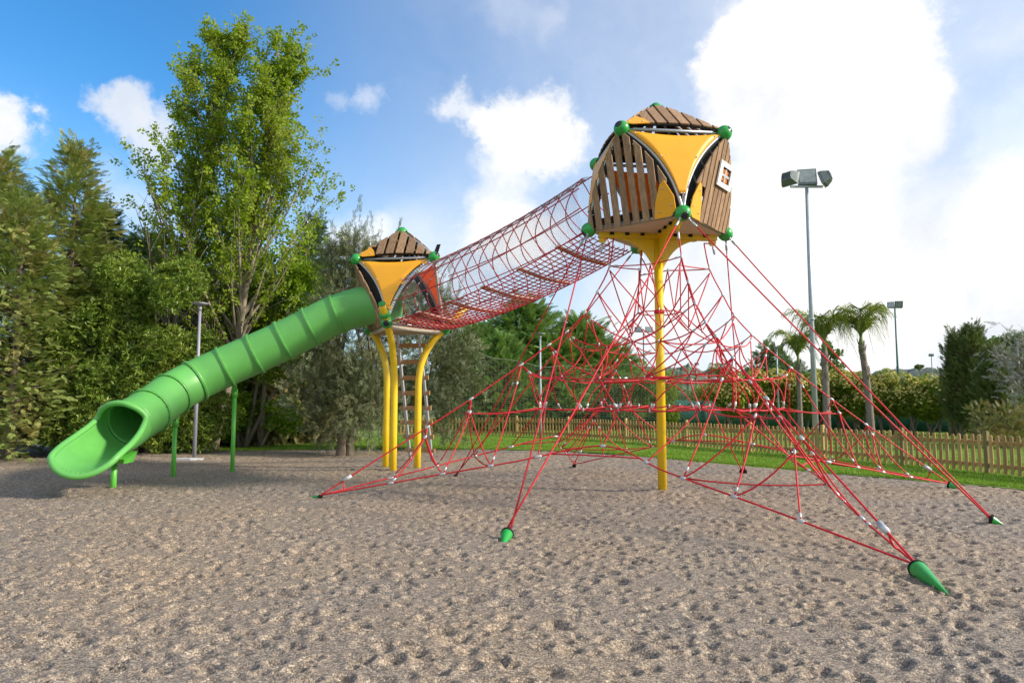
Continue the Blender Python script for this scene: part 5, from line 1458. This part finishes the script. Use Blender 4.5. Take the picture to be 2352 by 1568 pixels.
olive(795, 21.9, 548, (1.75, 1.2, .10), 'grey-green olive tree with a thick leaning trunk between the slide and the yellow posts', 81, ((-.12, 0, -.3, 1.7, .15), (.15, .05, .95, 1.6, .12)), 46, 120, .9)
olive(965, 24.5, 640, (1.75, 1.1, 0), 'grey-green olive tree behind the ladder', 82, ((0, 0, .1, 1.5, .11),), 40, 105, .7)
# middle conifers beyond the fence
for i, (px, Y, ty, wid, lab) in enumerate(((1205, 44, 703, 3.4, 'tallest conifer in the group behind the ball net'), (1100, 43, 768, 2.4, 'bushy conifer left of the tallest one behind the ball net'), (1335, 45, 748, 3.0, 'broad conifer right of the tallest one, behind the lamp posts'), (1150, 41, 800, 2.2, 'short conifer in front of the tallest one, near the ladder'), (1270, 43, 800, 2.6, 'short conifer behind the lamp post on the lawn strip'), (1400, 46, 815, 2.0, 'short conifer at the right end of the group behind the ball net'))):
    conifer(foot(px, Y), hgt(ty, Y), wid, lab, LM['con_mid'], 90 + i, 150, name='conifer_tree', shape=.72, spray=.80, droop=.06, rise=.35, dens=.8)
# dark shrubs behind the middle of the fence
for i, (px, Y, ty, lab) in enumerate(((1395, 43, 868, 'round dark shrub behind the fence at the foot of the conifers'), (1445, 41, 858, 'round dark shrub just left of the yellow mast'), (1500, 42, 850, 'round dark shrub directly behind the yellow mast'), (1560, 43, 862, 'round dark shrub right of the yellow mast beyond the fence'), (1615, 44, 880, 'low dark shrub in the gap before the flowering hedge'), (1330, 44, 885, 'low dark shrub behind the thin lamp post'), (1450, 58, 815, 'taller dark tree far behind the yellow mast'))):
    H = hgt(ty, Y); bl = lumps(100 + i, 16, ((-1.0, 1.0), (-.6, .6), (.7, H - .4)), (.40, .66), top=lambda x: H - .4 - .35 * abs(x)); blob_shrub(foot(px, Y), bl, lab, LM['bush'] if i % 2 else LM['hedge'], 110 + i, 120, .13, 'dark_shrub', (ROSV, ROSF), 5, group='dark shrubs behind the fence')
# flowering hedge, one shrub after another
hx = [1668, 1708, 1750, 1794, 1838, 1880, 1922, 1966, 2010, 2054, 2098, 2142, 2184, 2222]
hw = ['first shrub of the flowering hedge, next to the yellow mast', 'flowering shrub just behind the rope net', 'flowering shrub below the spreading pine', 'flowering shrub behind the grey lamp post', 'flowering shrub behind the shortest palm', 'flowering shrub between the shortest palm and the grey mast', 'flowering shrub just right of the tall grey mast', 'flowering shrub left of the right-hand palm', 'flowering shrub behind the right-hand palm trunk', 'flowering shrub at the green floodlight mast', 'flowering shrub right of the green floodlight mast', 'flowering shrub below the lone far tree', 'last bright shrub of the flowering hedge before the twin cypress', 'shaded hedge shrub behind the twin cypress']
for i, px in enumerate(hx):
    Y = 38 - .012 * max(0, px - 1900); ty = 853 + 5 * math.sin(i * 1.9); H = hgt(ty, Y)
    bl = lumps(130 + i, 17, ((-.72, .72), (-.5, .5), (1.15, H - .38)), (.34, .58), top=lambda x: H - .36 - .3 * abs(x))
    blob_shrub(foot(px, Y), bl, hw[i], LM['hedge'], 150 + i, 190, .105, 'flowering_shrub', (ROSV, ROSF), 5, group='shrubs of the flowering hedge', flowers=95)
# spreading pine and a slim young tree in the distance
H = hgt(768, 58); bl = [((x, y, z), r_) for x, y, z, r_ in ((-1.5, 0, 3.6, .8), (-.8, .3, 4.5, .9), (.2, 0, 5.2, .9), (.9, .2, 4.6, .9), (1.7, 0, 3.9, .9), (-1.9, 0, 3.0, .7), (.3, -.3, 4.0, 1.0), (2.1, 0, 3.3, .7), (-.2, 0, 6.0, .55), (-.6, 0, 5.5, .6))]
blob_shrub(foot(1775, 58), bl, 'spreading dark pine beyond the flowering hedge, left of the palms', LM['con_b'], 171, 40, .55, 'pine_tree', (CONV, CONF), 5, cat='tree', inner=.5)
H = hgt(783, 50); bl = lumps(172, 12, ((-.5, .5), (-.3, .3), (2.6, H - .3)), (.25, .42)); blob_shrub(foot(1916, 50), bl, 'slim young tree with an airy crown between the middle and right-hand palms', LM['bush'], 173, 60, .24, 'young_tree', (POPV, POPF), 3, cat='tree', inner=.5)
# the lone tree and a few crowns on the far ridge
for i, (px, ty, D, w_, lab) in enumerate(((2112, 836, 640, 7.5, 'lone round tree standing up on the far ridge'),)):
    base = at(px, 853, D); top_ = at(px, ty, D).z - base.z; bl = lumps(180, 12, ((-w_ * .45, w_ * .45), (-1.5, 1.5), (top_ * .5, top_ * .85)), (1.0, 1.7)); blob_shrub(base, bl, lab, LM['bush'], 181, 16, .8, 'far_tree', (ROSV, ROSF), 3, cat='tree', inner=.3)
# palms
def palm(px, Y, crown_py, top_py, label, seed, nf=18, fl=1.9, tr_r=.17, lean=0.0):
    r = np.random.default_rng(seed); loc = foot(px, Y); zc = hgt(crown_py, Y); fl = fl * (zc and 1); root = thing('palm_tree', loc, label, 'tree', None); L = Vector(loc)
    mb = MB(); n = 26; P = [L + Vector((lean * (i / n) ** 2, 0, zc * i / n - .1)) for i in range(n + 1)]
    mb.tube(P, [tr_r * (1.12 - .25 * i / n) * (1 + (.05 if i % 2 else -.03)) for i in range(n + 1)], 14)
    for i in range(26):    # old leaf bases below the crown
        a = i * 2.4; z_ = zc * (1 - .42 * r.random()); rr_ = tr_r * 1.0; c = L + Vector((lean * (z_ / zc) ** 2, 0, z_)); d = Vector((math.cos(a), math.sin(a), 0)); s_ = Vector((-math.sin(a), math.cos(a), 0))
        mb.add([c + d * rr_ * .8 - s_ * .07, c + d * rr_ * .8 + s_ * .07, c + d * (rr_ * 1.35) + Vector((0, 0, .30)) + s_ * .02, c + d * (rr_ * 1.35) + Vector((0, 0, .30)) - s_ * .02], [(0, 1, 2, 3)])
    mb.build('trunk', M['palm_bark'], root)
    C = P[-1]; st = MB(); V = []; o = 0
    mb2 = MB(); mb2.tube([C + Vector((0, 0, -.25)), C + Vector((0, 0, .15)), C + Vector((0, 0, .55))], [tr_r * .9, tr_r * .75, .04], 10); mb2.build('crown_shaft', M['palm_green'], root)
    hs_ = (hgt(top_py, Y) - zc)
    for f_ in range(nf):
        a = f_ * 2.39996 + r.normal(0, .15); e = R(r.uniform(52, 86)) if f_ % 4 else R(r.uniform(20, 50)); ln = fl * r.uniform(.85, 1.15)
        d = Vector((math.cos(a) * math.cos(e), math.sin(a) * math.cos(e), math.sin(e))); h_ = Vector((math.cos(a), math.sin(a), 0))
        p0 = C + Vector((0, 0, .2)); k1, k2 = r.uniform(.10, .34), r.uniform(.50, .85); p1 = p0 + h_ * ln * k1 + Vector((0, 0, ln * r.uniform(.95, 1.35))); p2 = p0 + h_ * ln * k2 + Vector((0, 0, ln * (r.uniform(.05, .75) if f_ % 3 else r.uniform(-.45, .1))))
        Q = bez(p0, p1, p2, 15); limb(st, Q, .022, .005, 4)
        for i in range(2, 15):
            for rep in range(2):
                q = i - rep / 2; k_ = min(int(q), 13); p = Q[k_].lerp(Q[k_ + 1], q - k_); t = (Q[k_ + 1] - Q[k_]).normalized(); s_ = t.cross(Vector((0, 0, 1)))
                if s_.length < .05: s_ = Vector((-math.sin(a), math.cos(a), 0))
                s_.normalize(); ll = (.60 * math.sin(math.pi * min(1, .18 + q / 15 * .80)) + .12) * (ln / 1.9)
                for sg in (-1, 1):
                    e1 = p + s_ * sg * ll * .55 + t * ll * .42 + Vector((0, 0, .05 + r.normal(0, .06))); e2 = e1 + s_ * sg * ll * .22 + t * ll * .25 + Vector((0, 0, -ll * r.uniform(.35, .75))); w = Vector((0, 0, .011)) + t * .011
                    V += [p - w, p + w, e1 + w * .9, e1 - w * .9, e1 - w * .9, e1 + w * .9, e2, e2 - w * .2]
    st.build('frond_stalks', M['palm_green'], root)
    V = np.array([tuple(v) for v in V]) - np.array(L); np_mesh('fronds', V, np.arange(len(V)).reshape(-1, 4), LM['palm'], root)
M['palm_green'] = plain('palm_stalk_green', (.16, .22, .05), .6, var=.2)
palm(1836, 34, 832, 745, 'shortest palm, left of the tall grey floodlight mast', 201, 14, 1.65, .11)
palm(1897, 32, 800, 700, 'palm directly behind the tall grey floodlight mast', 202, 16, 1.95, .15)
palm(1997, 32, 790, 698, 'right-hand palm with a ragged trunk, next to the green mast', 203, 16, 1.9, .15, lean=-.28)
palm(1655, 60, 880, 850, 'dark distant palm crown low behind the rope net', 204, 14, 1.7, .16)
# right side
def cypress(px, Y, ty, w, label, seed, nb=150):
    conifer(foot(px, Y), hgt(ty, Y), w, label, LM['cyp'], seed, nb, name='cypress_tree', shape=.62, z_lo=.05, spray=.26, droop=-.25, rise=.75, tip=.05, dens=1.3)
cypress(2206, 30, 790, .50, 'left and greener of the twin upright cypress trees at the right', 211)
cypress(2240, 29.3, 776, .52, 'taller right one of the twin upright cypress trees', 212)
cypress(2290, 27, 826, .55, 'shorter browned cypress right of the twin cypress', 213)
H = hgt(752, 43); bl = lumps(214, 40, ((-1.9, 3.4), (-1, 1), (1.4, H - .7)), (.55, 1.0), top=lambda x: H - 1.6 + .55 * x if x < 1.3 else H - .8)
blob_shrub(foot(2285, 43), bl, 'big grey-green bush tree behind the cypress at the right edge', LM['bush'], 215, 170, .13, 'bush_tree', (POPV, POPF), 5, cat='tree', inner=.35)
bl = lumps(216, 12, ((-.9, .9), (-.4, .4), (.3, 1.3)), (.35, .5)); blob_shrub(foot(2300, 25.5), bl, 'low browned shrub behind the fence at the right edge', LM['con_brown'], 217, 120, .20, 'low_shrub', (CONV, CONF), 3)
H = hgt(722, 24); root = thing('dry_tree', foot(2362, 24), 'half-bare grey tree with sparse twigs at the right edge', 'tree'); L = Vector(foot(2362, 24)); r = np.random.default_rng(220); mb = MB(); pos, dr = [], []
limb(mb, [L, L + Vector((.05, 0, 1.6)), L + Vector((-.05, 0, 3.0))], .10, .05, 8)
for i in range(46):
    a = r.uniform(0, 6.28); p0 = L + Vector((0, 0, r.uniform(1.4, 3.0))); e = p0 + Vector((math.cos(a) * r.uniform(.4, 1.25), math.sin(a) * r.uniform(.3, .9), r.uniform(.1, 1.6))); e.z = min(e.z, H); P = bez(p0, p0.lerp(e, .5) + Vector((0, 0, .3)), e, 7); limb(mb, P, .018, .004, 4)
    for _ in range(9):
        q = r.uniform(.3, 1); k_ = min(int(q * 6), 5); p = P[k_].lerp(P[k_ + 1], q * 6 - k_); d = Vector((r.normal(0, .6), r.normal(0, .6), r.normal(0, .5))); limb(mb, [p, p + d * .35], .005, .002, 3)
        for t in (.4, .7, 1.0): pos.append(tuple(p + d * .35 * t - L)); dr.append(tuple(d + Vector((r.normal(0, .3), r.normal(0, .3), r.normal(0, .3)))))
mb.build('trunk', M['bark'], root); pos, dr = np.array(pos), np.array(dr); V, Fq = scatter(OLV, OLF, pos, qrot(dr, r.normal(size=pos.shape)), r.uniform(.14, .26, len(pos))); np_mesh('crown', V, Fq, LM['grey'], root)
